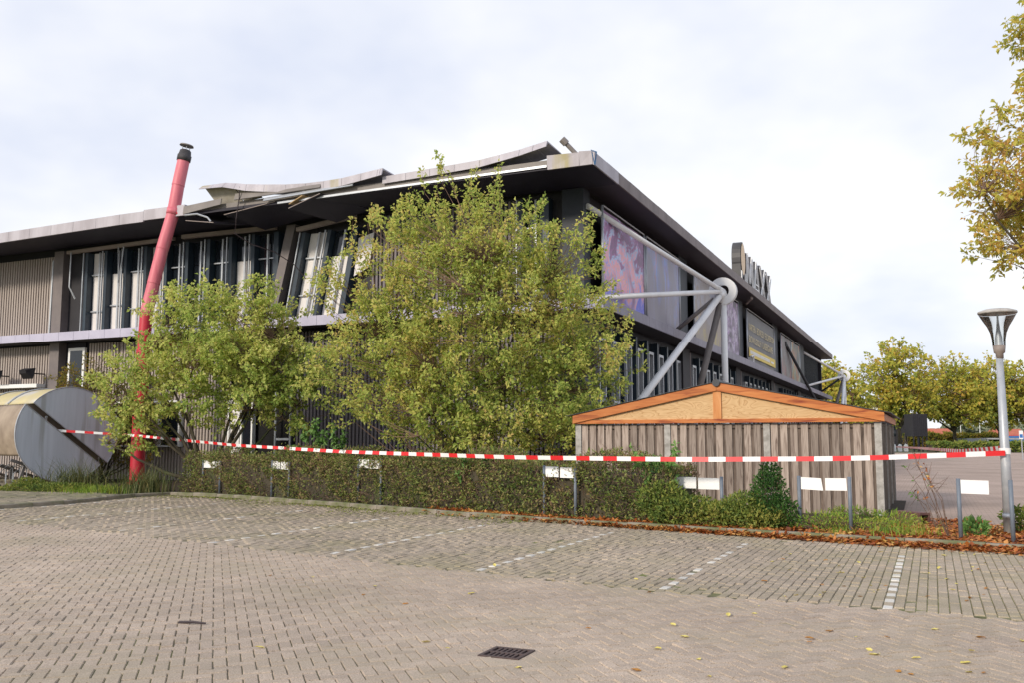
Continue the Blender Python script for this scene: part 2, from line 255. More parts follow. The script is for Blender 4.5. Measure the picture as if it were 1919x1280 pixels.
M['yleaf'] = leafmat('leaf_yellow', [(0.504, 0.408, 0.072), (0.660, 0.552, 0.144), (0.720, 0.660, 0.336)], tr=.1)
M['oleaf'] = leafmat('leaf_orange', [(.32, .10, .02), (.45, .20, .04), (.40, .26, .08)], tr=.1)
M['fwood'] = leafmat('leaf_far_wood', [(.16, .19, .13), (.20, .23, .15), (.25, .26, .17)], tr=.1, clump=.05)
M['redroof'] = pm('red_tiles', (.48, .15, .09), (.38, .11, .07), 1, .8)
M['redshop'] = pm('red_front', (.62, .10, .05), (.55, .085, .045), .4, .6)
M['bluebox'] = pm('blue_box', (.05, .18, .50), None, 1, .5)
M['housewall'] = pm('house_wall', (.34, .22, .17), (.28, .18, .14), 2, .8)
M['reddish'] = pm('reddish_board', (.20, .095, .08), (.13, .065, .055), 6, .7, stretch=(1, 6, 1))

# ------------------------------------------------------------------ mesh helpers
class MB:
    def __init__(s): s.v = []; s.f = []; s.m = []
    def add(s, vs_, fs, mi=0):
        b = len(s.v); s.v += [tuple(v) for v in vs_]; s.f += [tuple(b+i for i in f) for f in fs]; s.m += [mi]*len(fs); return s
    def hexa(s, p, mi=0):      # 8 points: bottom ring, top ring
        return s.add(p, [(3, 2, 1, 0), (4, 5, 6, 7), (0, 1, 5, 4), (1, 2, 6, 5), (2, 3, 7, 6), (3, 0, 4, 7)], mi)
    def box(s, x0, x1, y0, y1, z0, z1, mi=0):
        return s.hexa([(x0, y0, z0), (x1, y0, z0), (x1, y1, z0), (x0, y1, z0), (x0, y0, z1), (x1, y0, z1), (x1, y1, z1), (x0, y1, z1)], mi)
    def bar(s, p, q, w, h, mi=0, up=(0, 0, 1)):
        p = Vector(p); q = Vector(q); d = (q-p).normalized(); u = Vector(up)
        if abs(d.dot(u)) > .98: u = Vector((1, 0, 0))
        a = d.cross(u).normalized()*w/2; b = a.cross(d).normalized()*h/2
        return s.hexa([p-a-b, p+a-b, p+a+b, p-a+b, q-a-b, q+a-b, q+a+b, q-a+b], mi)
    def path(s, pts, rad, n=8, mi=0, cap=True):
        pts = [Vector(p) for p in pts]; k = len(pts); b = len(s.v)
        for i, p in enumerate(pts):
            d = (pts[min(i+1, k-1)]-pts[max(i-1, 0)]).normalized()
            u = Vector((0, 0, 1)) if abs(d.z) < .9 else Vector((1, 0, 0))
            a = d.cross(u).normalized(); c = a.cross(d)
            r = rad[i] if hasattr(rad, '__len__') else rad
            for j in range(n):
                t = 2*math.pi*j/n; s.v.append(tuple(p+a*(r*math.cos(t))+c*(r*math.sin(t))))
        for i in range(k-1):
            for j in range(n):
                s.f.append((b+i*n+j, b+i*n+(j+1) % n, b+(i+1)*n+(j+1) % n, b+(i+1)*n+j)); s.m.append(mi)
        if cap:
            s.f.append(tuple(b+j for j in range(n))[::-1]); s.f.append(tuple(b+(k-1)*n+j for j in range(n))); s.m += [mi, mi]
        return s
    def lathe(s, prof, n=24, mi=0, o=(0, 0, 0)):
        b = len(s.v); k = len(prof)
        for r, z in prof:
            for j in range(n):
                t = 2*math.pi*j/n; s.v.append((o[0]+r*math.cos(t), o[1]+r*math.sin(t), o[2]+z))
        for i in range(k-1):
            for j in range(n):
                s.f.append((b+i*n+j, b+i*n+(j+1) % n, b+(i+1)*n+(j+1) % n, b+(i+1)*n+j)); s.m.append(mi)
        return s
    def build(s, name, mats, parent=None, smooth=False, loc=None):
        me = bpy.data.meshes.new(name); me.from_pydata(s.v, [], s.f)
        for m in (mats if isinstance(mats, (list, tuple)) else [mats]): me.materials.append(m)
        if any(s.m): me.polygons.foreach_set('material_index', s.m)
        me.polygons.foreach_set('use_smooth', [bool(smooth) and len(f) <= 4 for f in s.f])
        me.update(); return link(name, me, parent, loc)
def link(name, me, parent=None, loc=None):
    o = bpy.data.objects.new(name, me); COL.objects.link(o)
    if parent: o.parent = parent
    if loc: o.location = loc
    return o
def npmesh(name, V, F, mat, parent=None, smooth=False):
    """V (n,3), F (m,4) or (m,3) arrays"""
    me = bpy.data.meshes.new(name); k = F.shape[1]
    me.vertices.add(len(V)); me.vertices.foreach_set('co', V.astype(np.float32).ravel())
    me.loops.add(F.size); me.loops.foreach_set('vertex_index', F.astype(np.int32).ravel())
    me.polygons.add(len(F)); me.polygons.foreach_set('loop_start', np.arange(0, F.size, k, dtype=np.int32))
    try: me.polygons.foreach_set('loop_total', np.full(len(F), k, dtype=np.int32))
    except Exception: pass
    me.materials.append(mat); me.update(calc_edges=True); me.validate()
    me.polygons.foreach_set('use_smooth', [bool(smooth)]*len(me.polygons))
    return link(name, me, parent)
def tag(o, label, cat, group=None, kind=None):
    if label: o['label'] = label
    if cat: o['category'] = cat
    if group: o['group'] = group
    if kind: o['kind'] = kind
    return o
def thing(name, label, cat, loc=(0, 0, 0), rz=0, group=None):
    o = bpy.data.objects.new(name, None); COL.objects.link(o); o.location = loc; o.rotation_euler = (0, 0, rz); o.empty_display_size = .3
    return tag(o, label, cat, group)
def struct(o): o['kind'] = 'structure'; return o
def sheet(name, pts, z, mat, parent=None):
    o = MB().add([(p[0], p[1], z) for p in pts], [tuple(range(len(pts)))]).build(name, mat, parent); return o
def inpoly(X, Y, poly):
    ins = np.zeros(len(X), bool); n = len(poly)
    for i in range(n):
        x0, y0 = poly[i]; x1, y1 = poly[(i+1) % n]
        if y0 == y1: continue
        c = ((y0 > Y) != (y1 > Y)) & (X < (x1-x0)*(Y-y0)/(y1-y0)+x0); ins ^= c
    return ins

TH = R(-24.1); CT, ST = math.cos(TH), math.sin(TH)
CN = (2.389, 30.0)                      # corner of the hall
def wor(x, y, z=0): return (CN[0]+x*CT-y*ST, CN[1]+x*ST+y*CT, z)
def loc2(X, Y): dx, dy = X-CN[0], Y-CN[1]; return (dx*CT+dy*ST, -dx*ST+dy*CT)

# ------------------------------------------------------------------ ground, paving, kerbs
struct(sheet('ground', [(-900, -60), (900, -60), (900, 1600), (-900, 1600)], -.06, M['earth']))
KERB = [(-15.2, 16.2), (-13.5, 19.5), (-12.06, 22.3), (-11.3, 23.9), (-11.0, 25.7), (-10.75, 27.0), (-10.1, 27.95), (-8.4, 26.9), (-6.47, 25.27), (-3.92, 22.86), (-.89, 20.0), (.43, 18.83), (2.97, 16.86), (5.11, 15.26), (6.97, 14.01), (9.5, 12.4), (13, 10.3), (17, 8)]
LANE = [(-15.5, 22.0), (-10.22, 18.96), (-5.07, 15.2), (-2.34, 13.06), (-.23, 11.55), (1.24, 10.5), (1.9, 10.0), (3.57, 9.2), (4.6, 8.6), (8, 6.6), (13, 3.5)]
lane = struct(sheet('lane_paving', [(-40, -8), (14, -8), (17, 8)] + KERB[::-1][1:] + [(-40, 16.2)], -.012, M['joint']))
bays = struct(sheet('parking_bay_paving', LANE[1:-1] + [(12.2, 10.7)] + KERB[3:-2][::-1] + [(-11.6, 23)], -.008, M['joint']))
LANEPOLY = [(-15.5, 3), (13, 3)] + LANE[::-1][1:]
BAYPOLY = LANE[1:] + KERB[2:-1][::-1]
rng = np.random.default_rng(5)
GRATE = (-.04, 7.3)
def brick_arrays(cx, cy, ang, L, W, top=0, ch=.007, jit=.0035, tilt=.012):
    n = len(cx); ca, sa = np.cos(ang), np.sin(ang)
    hl, hw = L/2, W/2
    sx = np.array([-1, 1, 1, -1]); sy = np.array([-1, -1, 1, 1])
    outer = np.stack([sx*hl, sy*hw], 1); inner = np.stack([sx*(hl-ch), sy*(hw-ch)], 1)
    tz = top+rng.normal(0, jit, n); tx = rng.normal(0, tilt, n); ty = rng.normal(0, tilt, n)
    V = np.zeros((n, 8, 3))
    for k, ring in enumerate((outer, inner)):
        lx = ring[None, :, 0]; ly = ring[None, :, 1]
        V[:, k*4:k*4+4, 0] = cx[:, None]+lx*ca[:, None]-ly*sa[:, None]
        V[:, k*4:k*4+4, 1] = cy[:, None]+lx*sa[:, None]+ly*ca[:, None]
        V[:, k*4:k*4+4, 2] = (top-.014 if k == 0 else 0) if k == 0 else tz[:, None]+lx*tx[:, None]+ly*ty[:, None]
    base = (np.arange(n)*8)[:, None, None]
    q = np.array([[4, 5, 6, 7], [0, 1, 5, 4], [1, 2, 6, 5], [2, 3, 7, 6], [3, 0, 4, 7]])
    return V.reshape(-1, 3), (base+q[None]).reshape(-1, 4)
def visible(X, Y, m=2.2):       # the ground the picture, or a step to its side, can see
    return (Y > 4.6) & (np.abs(X) < .56*Y+m)
def proto_brick(L, W, ch=.007):
    a = brick_arrays(np.array([0.]), np.array([0.]), np.array([0.]), L, W, 0, ch, 0, 0)
    me = bpy.data.meshes.new('paver'); me.from_pydata([tuple(v) for v in a[0]], [], [tuple(f) for f in a[1]]); return me
# herringbone of the driving lane
U = .099; A0 = R(17.5)
i, j = np.meshgrid(np.arange(-350, 350), np.arange(-180, 180)); i = i.ravel(); j = j.ravel()
ox = i*1.+j*2.; oy = i*1.-j*2.
hx = np.concatenate([ox+1, ox+.5])*U; hy = np.concatenate([oy+.5, oy+2])*U; ho = np.concatenate([np.zeros(len(ox)), np.full(len(ox), math.pi/2)])
ca, sa = math.cos(A0), math.sin(A0)
bx, by = hx*ca-hy*sa, hx*sa+hy*ca+9; bo = ho+A0
k = visible(bx, by) & inpoly(bx, by, LANEPOLY)
gx, gy = (bx-GRATE[0])*CT+(by-GRATE[1])*ST, -(bx-GRATE[0])*ST+(by-GRATE[1])*CT
k &= ~((np.abs(gx) < .225) & (np.abs(gy) < .225))
bx, by, bo = bx[k], by[k], bo[k]
infr = (np.abs(bx) < .545*by) & (by > 6.45)
order = np.argsort(np.where(infr, by, 99)); near = order[:300]; rest = order[300:]
V, F = brick_arrays(bx[rest], by[rest], bo[rest], .1952, .0962)
tag(npmesh('pavers', V, F, M['paver'], lane), None, None, kind='stuff')
pme = proto_brick(.1952, .0962); pme.materials.append(M['paver'])
for q in near:
    o = link('paver', pme, lane); o.location = (bx[q], by[q], rng.normal(0, .0025)); o.rotation_euler = (rng.normal(0, .01), rng.normal(0, .01), bo[q])
# stretcher bond of the bays, white pavers marking them
MARK = [-9.9, -6.7, -3.3, -.4, 2.2, 4.9, 7.35, 9.65]
P1, P2 = .198, .099
ii, jj = np.meshgrid(np.arange(-66, 66), np.arange(-210, 175)); ii = ii.ravel(); jj = jj.ravel()
lx = jj*P2; ly = ii*P1+(jj % 2)*P1/2-11
wx = CN[0]+lx*CT-ly*ST; wy = CN[1]+lx*ST+ly*CT
k = visible(wx, wy) & inpoly(wx, wy, BAYPOLY)
white = np.zeros(len(lx), bool)
for mk in MARK:
    white |= (np.abs(jj-round(mk/P2)) < .5) & (ii % 2 == 0)
kx, ky = np.array(KERB[6:]).T
deep = wy-np.interp(wx, kx, ky)          # metres short of the kerb, along the view
white &= (deep < -1.0-.8*rng.random(len(lx))) & (rng.random(len(lx)) < .93)
# marks stop 0.3 m short of the lane edge side
wb = k & white; kb = k & ~white
V, F = brick_arrays(wx[kb], wy[kb], np.full(kb.sum(), TH+math.pi/2), .1955, .0968, .002, tilt=.02, jit=.004)
tag(npmesh('bay_pavers', V, F, M['paver_bay'], bays), None, None, kind='stuff')
wme = proto_brick(.1945, .0955); wme.materials.append(M['paver_white'])
for q in np.nonzero(wb)[0]:
    if rng.random() < .1: 
        pass
    o = link('white_paver', wme, bays); o.location = (wx[q], wy[q], .004+rng.normal(0, .002)); o.rotation_euler = (rng.normal(0, .015), rng.normal(0, .015), TH+math.pi/2)
# raised footway on the left with its tiles
WALK = [(-45, 16.2), (-15.35, 16.2), (-13.6, 19.4), (-12.2, 22.3), (-11.45, 23.9), (-11.2, 25.7), (-11.1, 26.6), (-12.0, 27.6), (-14.0, 28.6), (-15.4, 29.8), (-17.2, 33.6), (-19.5, 37.5), (-45, 48)]
walk = struct(sheet('footway', WALK, .075, M['joint']))
ii, jj = np.meshgrid(np.arange(-140, 20), np.arange(-60, 60)); ii = ii.ravel(); jj = jj.ravel()
lx = ii*.302+(jj % 2)*.151-5; ly = jj*.302-3
wx = CN[0]+lx*CT-ly*ST; wy = CN[1]+lx*ST+ly*CT
k = visible(wx, wy, 1.5) & inpoly(wx, wy, WALK)
V, F = brick_arrays(wx[k], wy[k], np.full(k.sum(), TH), .297, .297, .09)
tag(npmesh('footway_tiles', V, F, M['tile'], walk), None, None, kind='stuff')
# planting bed behind the kerb
BED = [(-11.05, 26.8), (-10.1, 28.1)] + [(x+.06, y+.07) for x, y in KERB[7:-2]] + [(12.5, 12.6), (10.6, 16.2), (8.6, 17.2), (7.9, 17.8), (8.2, 19.9), (10.2, 24.5), (2.8, 30.5), (-25, 43), (-19.5, 37.5), (-17.2, 33.6), (-15.4, 29.8), (-14, 28.6), (-12, 27.6)]
bed = struct(sheet('planting_bed', BED, .06, M['soil']))
struct(sheet('car_park', [(8.2, 19.9), (7.9, 17.8), (8.6, 17.2), (10.6, 16.2), (12.5, 12.6), (40, 0), (160, 60), (160, 128), (20, 128), (2.8, 30.5)], -.004, M['farbrick']))
kerb = bpy.data.objects.new('kerb', None); COL.objects.link(kerb); struct(kerb)
def kerb_run(pts, L=.98):
    acc = []
    for a, b in zip(pts[:-1], pts[1:]):
        a = Vector(a); b = Vector(b); n = max(1, round((b-a).length/L))
        for q in range(n): acc.append((a.lerp(b, q/n), a.lerp(b, (q+1)/n)))
    for a, b in acc:
        d = (b-a).normalized(); nrm = Vector((-d.y, d.x)); g = .005
        a2, b2 = a+d*g, b-d*g; w = .14; z0, z1, c = -.05, .10+random.uniform(-.008, .008), .018
        # profile with a chamfered front edge
        prof = [(0, z0), (0, z1-c), (c, z1), (w, z1), (w, z0)]
        m = MB(); vs_ = []
        for p in (a2, b2):
            for o_, z in prof: vs_.append((p.x+nrm.x*o_-a.x, p.y+nrm.y*o_-a.y, z))
        m.add(vs_, [(0, 5, 6, 1), (1, 6, 7, 2), (2, 7, 8, 3), (3, 8, 9, 4), (0, 1, 2, 3, 4), (9, 8, 7, 6, 5)])
        m.build('kerb_stone', M['kerb'], kerb, loc=(a.x, a.y, 0))
random.seed(3)
kerb_run(KERB[1:7]); kerb_run(KERB[6:-1])

# ------------------------------------------------------------------ leisure hall
hall = thing('leisure_hall', 'dark flat-roofed two-storey leisure hall with its roof edge torn up', 'building', (CN[0], CN[1], 0), TH)
def B(name, mb, mat, parent=None, smooth=False): return mb.build(name, mat, parent or hall, smooth)
HL, HRT = 46., 70.          # lengths of the left and right facades
ZL, ZS, ZT = 6.1, 9.88, 10.24   # ledge top, soffit, fascia top
OL, OR_ = 2.5, 1.2          # eaves overhang
# core walls (dark) behind every facade layer
B('wall', MB().box(-HL, -.3, .32, HRT-.3, 0, ZS+.1), M['walldark'])
B('roof', MB().box(-HL, OR_-.25, -OL+.3, HRT+1, ZS+.12, ZT-.06), M['roof'])
B('soffit', MB().box(-HL, OR_-.06, -OL+.06, -.001, ZS, ZS+.1), M['soffit'])
B('side_soffit', MB().box(0.0, OR_-.06, 0, HRT+1.14, ZS+.003, ZS+.103), M['soffit_r'])
def cladding(x0, x1, z0, z1, mat, facade='L', pitch=.155, name='cladding'):
    m = MB(); n = int((x1-x0)/pitch)
    pr = [(0, 0), (.06, 0), (.064, .08), (.151, .08), (.155, 0)]
    pts = []
    for q in range(n):
        for (a, d) in pr[:-1]: pts.append((x0+q*pitch+a, d))
    pts.append((x0+n*pitch, 0)); pts.append((x1, 0))
    vs_, fs = [], []
    for (a, d) in pts:
        for z in (z0, z1):
            vs_.append((a, .2-d-.0, z) if facade == 'L' else (-.2+d, a, z))
    for q in range(len(pts)-1):
        f = (2*q, 2*q+2, 2*q+3, 2*q+1); fs.append(f if facade == 'L' else f)
    k_ = len(fs); m.add(vs_, fs); m.m = [1 if (q % 4) in (0, ) and q < n*4 else 0 for q in range(k_)]; return B(name, m, [mat, M['walldark']])  # groove faces take the dark wall colour, painting in the shade between ribs
# --- left facade, upper floor
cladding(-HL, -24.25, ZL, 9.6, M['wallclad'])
B('column', MB().box(-24.2, -23.65, -.12, .3, 0, 9.75), M['colbrown'])
B('downpipe', MB().path([(-24.4, -.02, 6.12), (-24.36, -.02, 9.4)], .05, 8), M['alu'])
B('recess', MB().box(-23.64, -22.5, .25, .318, 0, 9.8), M['walldark'])
def window_bay(x0, n, pitch, z0, z1, shear=0, blinds=(), off=0.):
    sh = lambda z: (z-z0)*shear
    def slab(xa, xb, ya, yb, za, zb, name, mat, par=None):
        m = MB().hexa([(xa+sh(za), ya, za), (xb+sh(za), ya, za), (xb+sh(za), yb, za), (xa+sh(za), yb, za), (xa+sh(zb), ya, zb), (xb+sh(zb), ya, zb), (xb+sh(zb), yb, zb), (xa+sh(zb), yb, zb)])
        return B(name, m, mat, par)
    for q in range(n):
        xa = x0+q*pitch
        slab(xa-.08, xa+.08, -.1, .27, z0, z1, 'fin', M['fin'])
        slab(xa-.16, xa-.115, -.16, -.11, z0, z1, 'fin_edge_bar', M['alu'])
        zb = z1-.95
        bl = q in blinds
        slab(xa+.115, xa+pitch-.115, .2, .24, z0+.03, zb, 'pane', M['blind'] if bl else M['glass'])
        slab(xa+.115, xa+pitch-.115, .2, .24, zb+.03, z1, 'pane', M['glass'] if (q % 3 or not bl) else M['blind'])
        xm = xa+pitch*.52
        slab(xm-.035, xm+.035, .06, .13, z0, z1, 'mullion', M['alu'])
        for zt in ((zb, z0+.95) if q % 2 == 0 else (z0+1.15,)):
            slab(xa+.115, xa+pitch-.115, .1, .16, zt-.025, zt+.025, 'transom', M['alu'])
    xa = x0+n*pitch
    slab(xa-.11, xa+.11, -.1, .27, z0, z1, 'fin', M['fin'])
window_bay(-22.3, 9, 1.1, ZL, 9.55, 0, (0, 1, 2, 3, 7))
B('window_header', MB().bar((-23.3, -.2, 9.62), (-17.4, -.2, 9.72), .16, .13), M['header'])
B('window_header', MB().bar((-16.9, -.25, 9.72), (-12.3, -.25, 9.68), .16, .15), M['header'])
B('loose_bracket', MB().path([(-23.0, -.3, 9.6), (-22.95, -.35, 8.1), (-22.75, -.2, 7.6)], .035, 6), M['alu'])
B('loose_bracket', MB().path([(-20.35, -.25, 9.65), (-20.15, -.35, 8.1), (-20.05, -.25, 9.6)], .035, 6), M['alu'])
B('column', MB().hexa([(-12.75, -.12, ZL), (-12.4, -.12, ZL), (-12.4, .3, ZL), (-12.75, .3, ZL), (-11.9, -.12, 9.75), (-11.5, -.12, 9.75), (-11.5, .3, 9.75), (-11.9, .3, 9.75)]), M['colbrown'])
B('recess', MB().hexa([(-12.38, .24, ZL), (-11.3, .24, ZL), (-11.3, .31, ZL), (-12.38, .31, ZL), (-11.5, .24, 9.78), (-10.7, .24, 9.78), (-10.7, .31, 9.78), (-11.5, .31, 9.78)]), M['walldark'])
window_bay(-11.75, 2, 1.15, ZL, 9.4, .19, (0, 1))
B('window_header', MB().bar((-11.35, -.2, 9.5), (-8.75, -.2, 9.78), .16, .15), M['header'])
B('torn_blind', MB().add([(-8.95, .02, 7.6), (-8.3, .02, 7.9), (-8.1, .0, 9.15), (-8.75, .0, 9.0), (-8.95, .05, 7.6), (-8.3, .05, 7.9), (-8.1, .03, 9.15), (-8.75, .03, 9.0)], [(0, 1, 2, 3), (7, 6, 5, 4), (0, 4, 5, 1), (1, 5, 6, 2), (2, 6, 7, 3), (3, 7, 4, 0)]), M['blind'])
cladding(-8.3, -2.4, ZL, 9.75, M['wallshaded'])
window_bay(-2.25, 1, .9, ZL, 9.7, 0, ())
B('corner_column', MB().box(-.75, -.003, -.14, .5, 0, ZS-.01), M['wallnavy'])
# --- left facade, ground floor
ZG = ZL-.42
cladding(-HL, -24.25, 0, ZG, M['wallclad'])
B('window_frame', MB().box(-23.2, -22.25, -.02, .1, 3.6, 5.5).box(-23.08, -22.37, -.03, .11, 3.72, 5.38, 1), [M['white'], M['glass']])
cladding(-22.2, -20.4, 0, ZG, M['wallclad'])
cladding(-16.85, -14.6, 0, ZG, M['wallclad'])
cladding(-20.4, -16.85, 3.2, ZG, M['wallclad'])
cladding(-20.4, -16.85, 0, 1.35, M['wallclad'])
for a in range(3):
    x0 = -20.35+a*1.16
    f = B('window_frame', MB().box(x0, x0+.07, -.02, .22, 1.36, 3.19).box(x0+1.03, x0+1.1, -.02, .22, 1.36, 3.19).box(x0+.07, x0+1.03, -.02, .22, 1.36, 1.43).box(x0+.07, x0+1.03, -.02, .22, 3.12, 3.19), M['white'])
    B('pane', MB().box(x0+.07, x0+1.03, .1, .13, 1.43, 3.12), M['glass'], f)
B('canopy', MB().box(-19.1, -18.3, -.5, .1, 3.95, 4.05), M['white'])
for a in range(2):
    x0 = -14.55+a*.62
    f = B('door', MB().box(x0, x0+.07, .0, .2, .05, 3.4).box(x0+.5, x0+.57, .0, .2, .05, 3.4).box(x0+.07, x0+.5, 0, .2, 3.33, 3.4).box(x0+.07, x0+.5, 0, .2, 1.0, 1.08), M['white'])
    B('pane', MB().box(x0+.07, x0+.5, .08, .12, .05, 3.33), M['blind'] if a == 0 else M['glass'], f)
B('recess', MB().box(-13.3, -11.55, .27, .317, 0, ZG), M['black'])
for x in (-12.28, -11.6): B('door_post', MB().path([(x, 0, 0), (x, 0, 5.2)], .045, 8), M['alu'])
B('door_rail', MB().box(-12.23, -11.65, -.02, .02, 1.62, 1.7), M['alu'])
cladding(-11.5, -.8, 0, ZG, M['wallshaded'])
B('vent_disc', MB().path([(-11.05, .16, 3.34), (-11.05, .0, 3.34)], .16, 20), M['white'])
B('white_gutter', MB().box(-HL, -24.6, -.35, .1, 3.86, 4.02), M['white'])
fl = B('floodlight', MB().hexa([(-27.0, -1.0, 4.35), (-26.5, -1.0, 4.35), (-26.4, -.7, 4.15), (-27.1, -.7, 4.15), (-27.0, -1.05, 4.5), (-26.5, -1.05, 4.5), (-26.35, -.62, 4.62), (-27.15, -.62, 4.62)]), M['walldark'])
B('arm', MB().path([(-26.75, -.7, 4.4), (-26.75, 0, 4.4)], .03, 6), M['walldark'], fl)
fl = B('floodlight', MB().hexa([(-24.9, -.95, 4.42), (-24.5, -.95, 4.42), (-24.4, -.7, 4.2), (-25.0, -.7, 4.2), (-24.9, -1.0, 4.55), (-24.5, -1.0, 4.55), (-24.35, -.62, 4.66), (-25.05, -.62, 4.66)]), M['walldark'])
B('arm', MB().path([(-24.7, -.7, 4.45), (-24.7, 0.1, 4.45)], .03, 6), M['walldark'], fl)
# --- ledge between the floors
B('ledge_core', MB().box(-HL, .82, -.82, .3, ZL-.34, ZL-.03).box(.0, .82, .3, HRT+1.5, ZL-.34, ZL-.033), M['walldark'])
x = -HL
while x < .88:
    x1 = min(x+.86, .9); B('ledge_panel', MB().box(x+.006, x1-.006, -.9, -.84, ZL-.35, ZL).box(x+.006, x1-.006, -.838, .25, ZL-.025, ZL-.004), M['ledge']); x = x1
y = -.83
while y < HRT+1.5:
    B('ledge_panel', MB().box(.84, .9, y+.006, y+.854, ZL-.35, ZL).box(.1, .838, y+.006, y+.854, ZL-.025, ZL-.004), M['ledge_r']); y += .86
# --- right facade, upper floor
B('side_wall', MB().box(-.29, -.2, .5, HRT-.3, ZL, ZS-.01), M['walldark'])
for y0, y1 in ((11.5, 13.5), (24.95, 27.3), (38.2, 41.0), (52.0, 56.2)):
    B('column', MB().box(-.19, .12, y0+.5, y1, ZL, ZS-.012), M['wallnavy'])
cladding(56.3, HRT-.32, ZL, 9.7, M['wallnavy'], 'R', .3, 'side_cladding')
B('end_column', MB().box(-.29, .15, HRT-.31, HRT+.1, 0, ZS-.01), M['walldark'])
# --- right facade, ground floor: fins, tall framed windows
B('side_wall', MB().box(-.29, -.16, .5, HRT-.3, 0, ZL-.36), M['wallnavy'])
for g0, g1 in ((1.2, 12.0), (14.6, 24.4), (28, 37), (42, 51), (56, 68)):
    yy = g0
    while yy < g1:
        f = B('window_frame', MB().box(-.15, .05, yy, yy+.09, .3, 5.1).box(-.15, .05, yy+.62, yy+.71, .3, 5.1).box(-.15, .05, yy+.09, yy+.62, 5.0, 5.1).box(-.15, .05, yy+.09, yy+.62, 2.9, 2.98), M['alu'])
        B('pane', MB().box(-.1, -.07, yy+.09, yy+.62, .3, 5.0), M['glass'], f)
        B('fin', MB().box(-.15, .12, yy+1.0, yy+1.18, 0, 5.5), M['fin'])
        yy += 1.5
    B('column', MB().box(-.15, .14, g1+.35, g1+1.6, 0, ZL-.36), M['walldark'])
    B('downpipe', MB().path([(.1, g1+1.75, 0), (.1, g1+1.75, 5.6)], .07, 8), M['colbrown'])
# --- fascia, panel by panel: right side whole, left side whole as far as the torn part
random.seed(8)
y = -OL
for q in range(61):
    B('fascia_panel', MB().box(OR_-.05, OR_, y+.005, y+1.2-.005, ZS-.04, ZT+random.uniform(-.006, .006)).box(OR_-.5, OR_-.052, y+.005, y+1.2-.005, ZT-.03, ZT-.008), M['fascia_r'] if q > 1 else M['fascia']); y += 1.2
B('fascia_end', MB().box(-1, OR_-.06, HRT+1.145, HRT+1.2, ZS-.04, ZT), M['fascia_r'])
def lf(x): return -.016*max(0, -17.8-x)*3.2      # the left run sags
x = -HL
while x < -14.75:
    x1 = min(x+1.22, -14.7); dz = lf((x+x1)/2)*.35+(.05 if x > -17.9 else 0); a, b = lf(x)*.35+(.05 if x > -17.9 else 0), lf(x1)*.35+(.05 if x > -17.9 else 0)
    B('fascia_panel', MB().hexa([(x+.006, -OL, ZS-.04+a), (x1-.006, -OL, ZS-.04+b), (x1-.006, -OL+.06, ZS-.04+b), (x+.006, -OL+.06, ZS-.04+a), (x+.006, -OL, ZT+a), (x1-.006, -OL, ZT+b), (x1-.006, -OL+.5, ZT+b), (x+.006, -OL+.5, ZT+a)]), M['fascia']); x = x1
for xa, xb in ((-.32, .72), (.72, OR_-.055)):
    B('fascia_panel', MB().hexa([(xa+.005, -OL, ZS-.02), (xb-.005, -OL, ZS-.02), (xb-.005, -OL+.06, ZS-.02), (xa+.005, -OL+.06, ZS-.02), (xa+.005, -OL-.05, ZT+.05), (xb-.005, -OL-.02, ZT+.03), (xb-.005, -OL+.4, ZT+.03), (xa+.005, -OL+.4, ZT+.05)]), M['fascia'])
B('corner_flashing', MB().add([(OR_+.0, -OL-.03, ZS-.05), (OR_+.03, -OL+.02, ZS-.05), (OR_-.1, -OL-.04, ZT+.06), (OR_+.02, -OL+.2, ZT+.05)], [(0, 1, 3, 2), (2, 3, 1, 0)]), pm('blue_flashing', (.06, .17, .32), None, 3, .4))
# torn roof edge: bare edge beam, two lifted strips, a bent sheet, hanging soffit boards, cable
B('bare_edge', MB().bar((-14.7, -OL+.12, ZS+.16), (-.3, -OL+.12, ZS+.2), .06, .22), M['steelgrey'])
B('edge_rail', MB().bar((-10.5, -OL+.04, ZS+.03), (-.35, -OL+.03, ZS+.1), .05, .07), M['alu'])
def strip(keys, name, h=.26, depth=1.2, back=.0, n=14):
    """keys: (x, y, z, roll) along the lifted strip; roll tips the fascia outwards"""
    ks = np.array(keys, float); t = np.linspace(0, 1, n); tk = np.linspace(0, 1, len(ks))
    P = np.stack([np.interp(t, tk, ks[:, c]) for c in range(4)], 1)
    for q in range(n-1):
        vs_ = []
        for (x, y, z, r) in (P[q], P[q+1]):
            e = .006 if (x, y) == (P[q][0], P[q][1]) else -.006
            oy, oz = math.cos(r), math.sin(r)
            bot = (x+e, y+h*oz, z-h*oy); top = (x+e, y, z); bk = (x+e, y+depth*math.cos(back), z+depth*math.sin(back)-.05)
            th = .03
            vs_ += [bot, top, bk, (bk[0], bk[1], bk[2]-th), (x+e, y+.05, z-th-.02), (bot[0], bot[1]+.04, bot[2])]
        B(name, MB().add(vs_, [(0, 6, 7, 1), (1, 7, 8, 2), (2, 8, 9, 3), (3, 9, 10, 4), (4, 10, 11, 5), (5, 11, 6, 0), (0, 1, 2, 3, 4, 5), (11, 10, 9, 8, 7, 6)]), M['fascia'])
strip([(-13.8, -OL-.1, 10.86, -.9), (-12.6, -OL-.15, 10.84, -.7), (-11.6, -OL-.12, 10.66, -.2), (-9.6, -OL-.1, 10.44, .1), (-8.0, -OL-.1, 10.42, .0), (-6.3, -OL-.15, 10.56, -.3), (-6.1, -OL-.15, 10.58, -.35)], 'lifted_fascia', .27)
strip([(-6.2, -OL-.02, 10.33, 0), (-4.4, -OL-.03, 10.38, 0), (-2.6, -OL-.05, 10.44, -.1), (-1.2, -OL-.1, 10.58, -.35), (-.25, -OL-.15, 10.72, -.5)], 'lifted_fascia', .24, n=9)
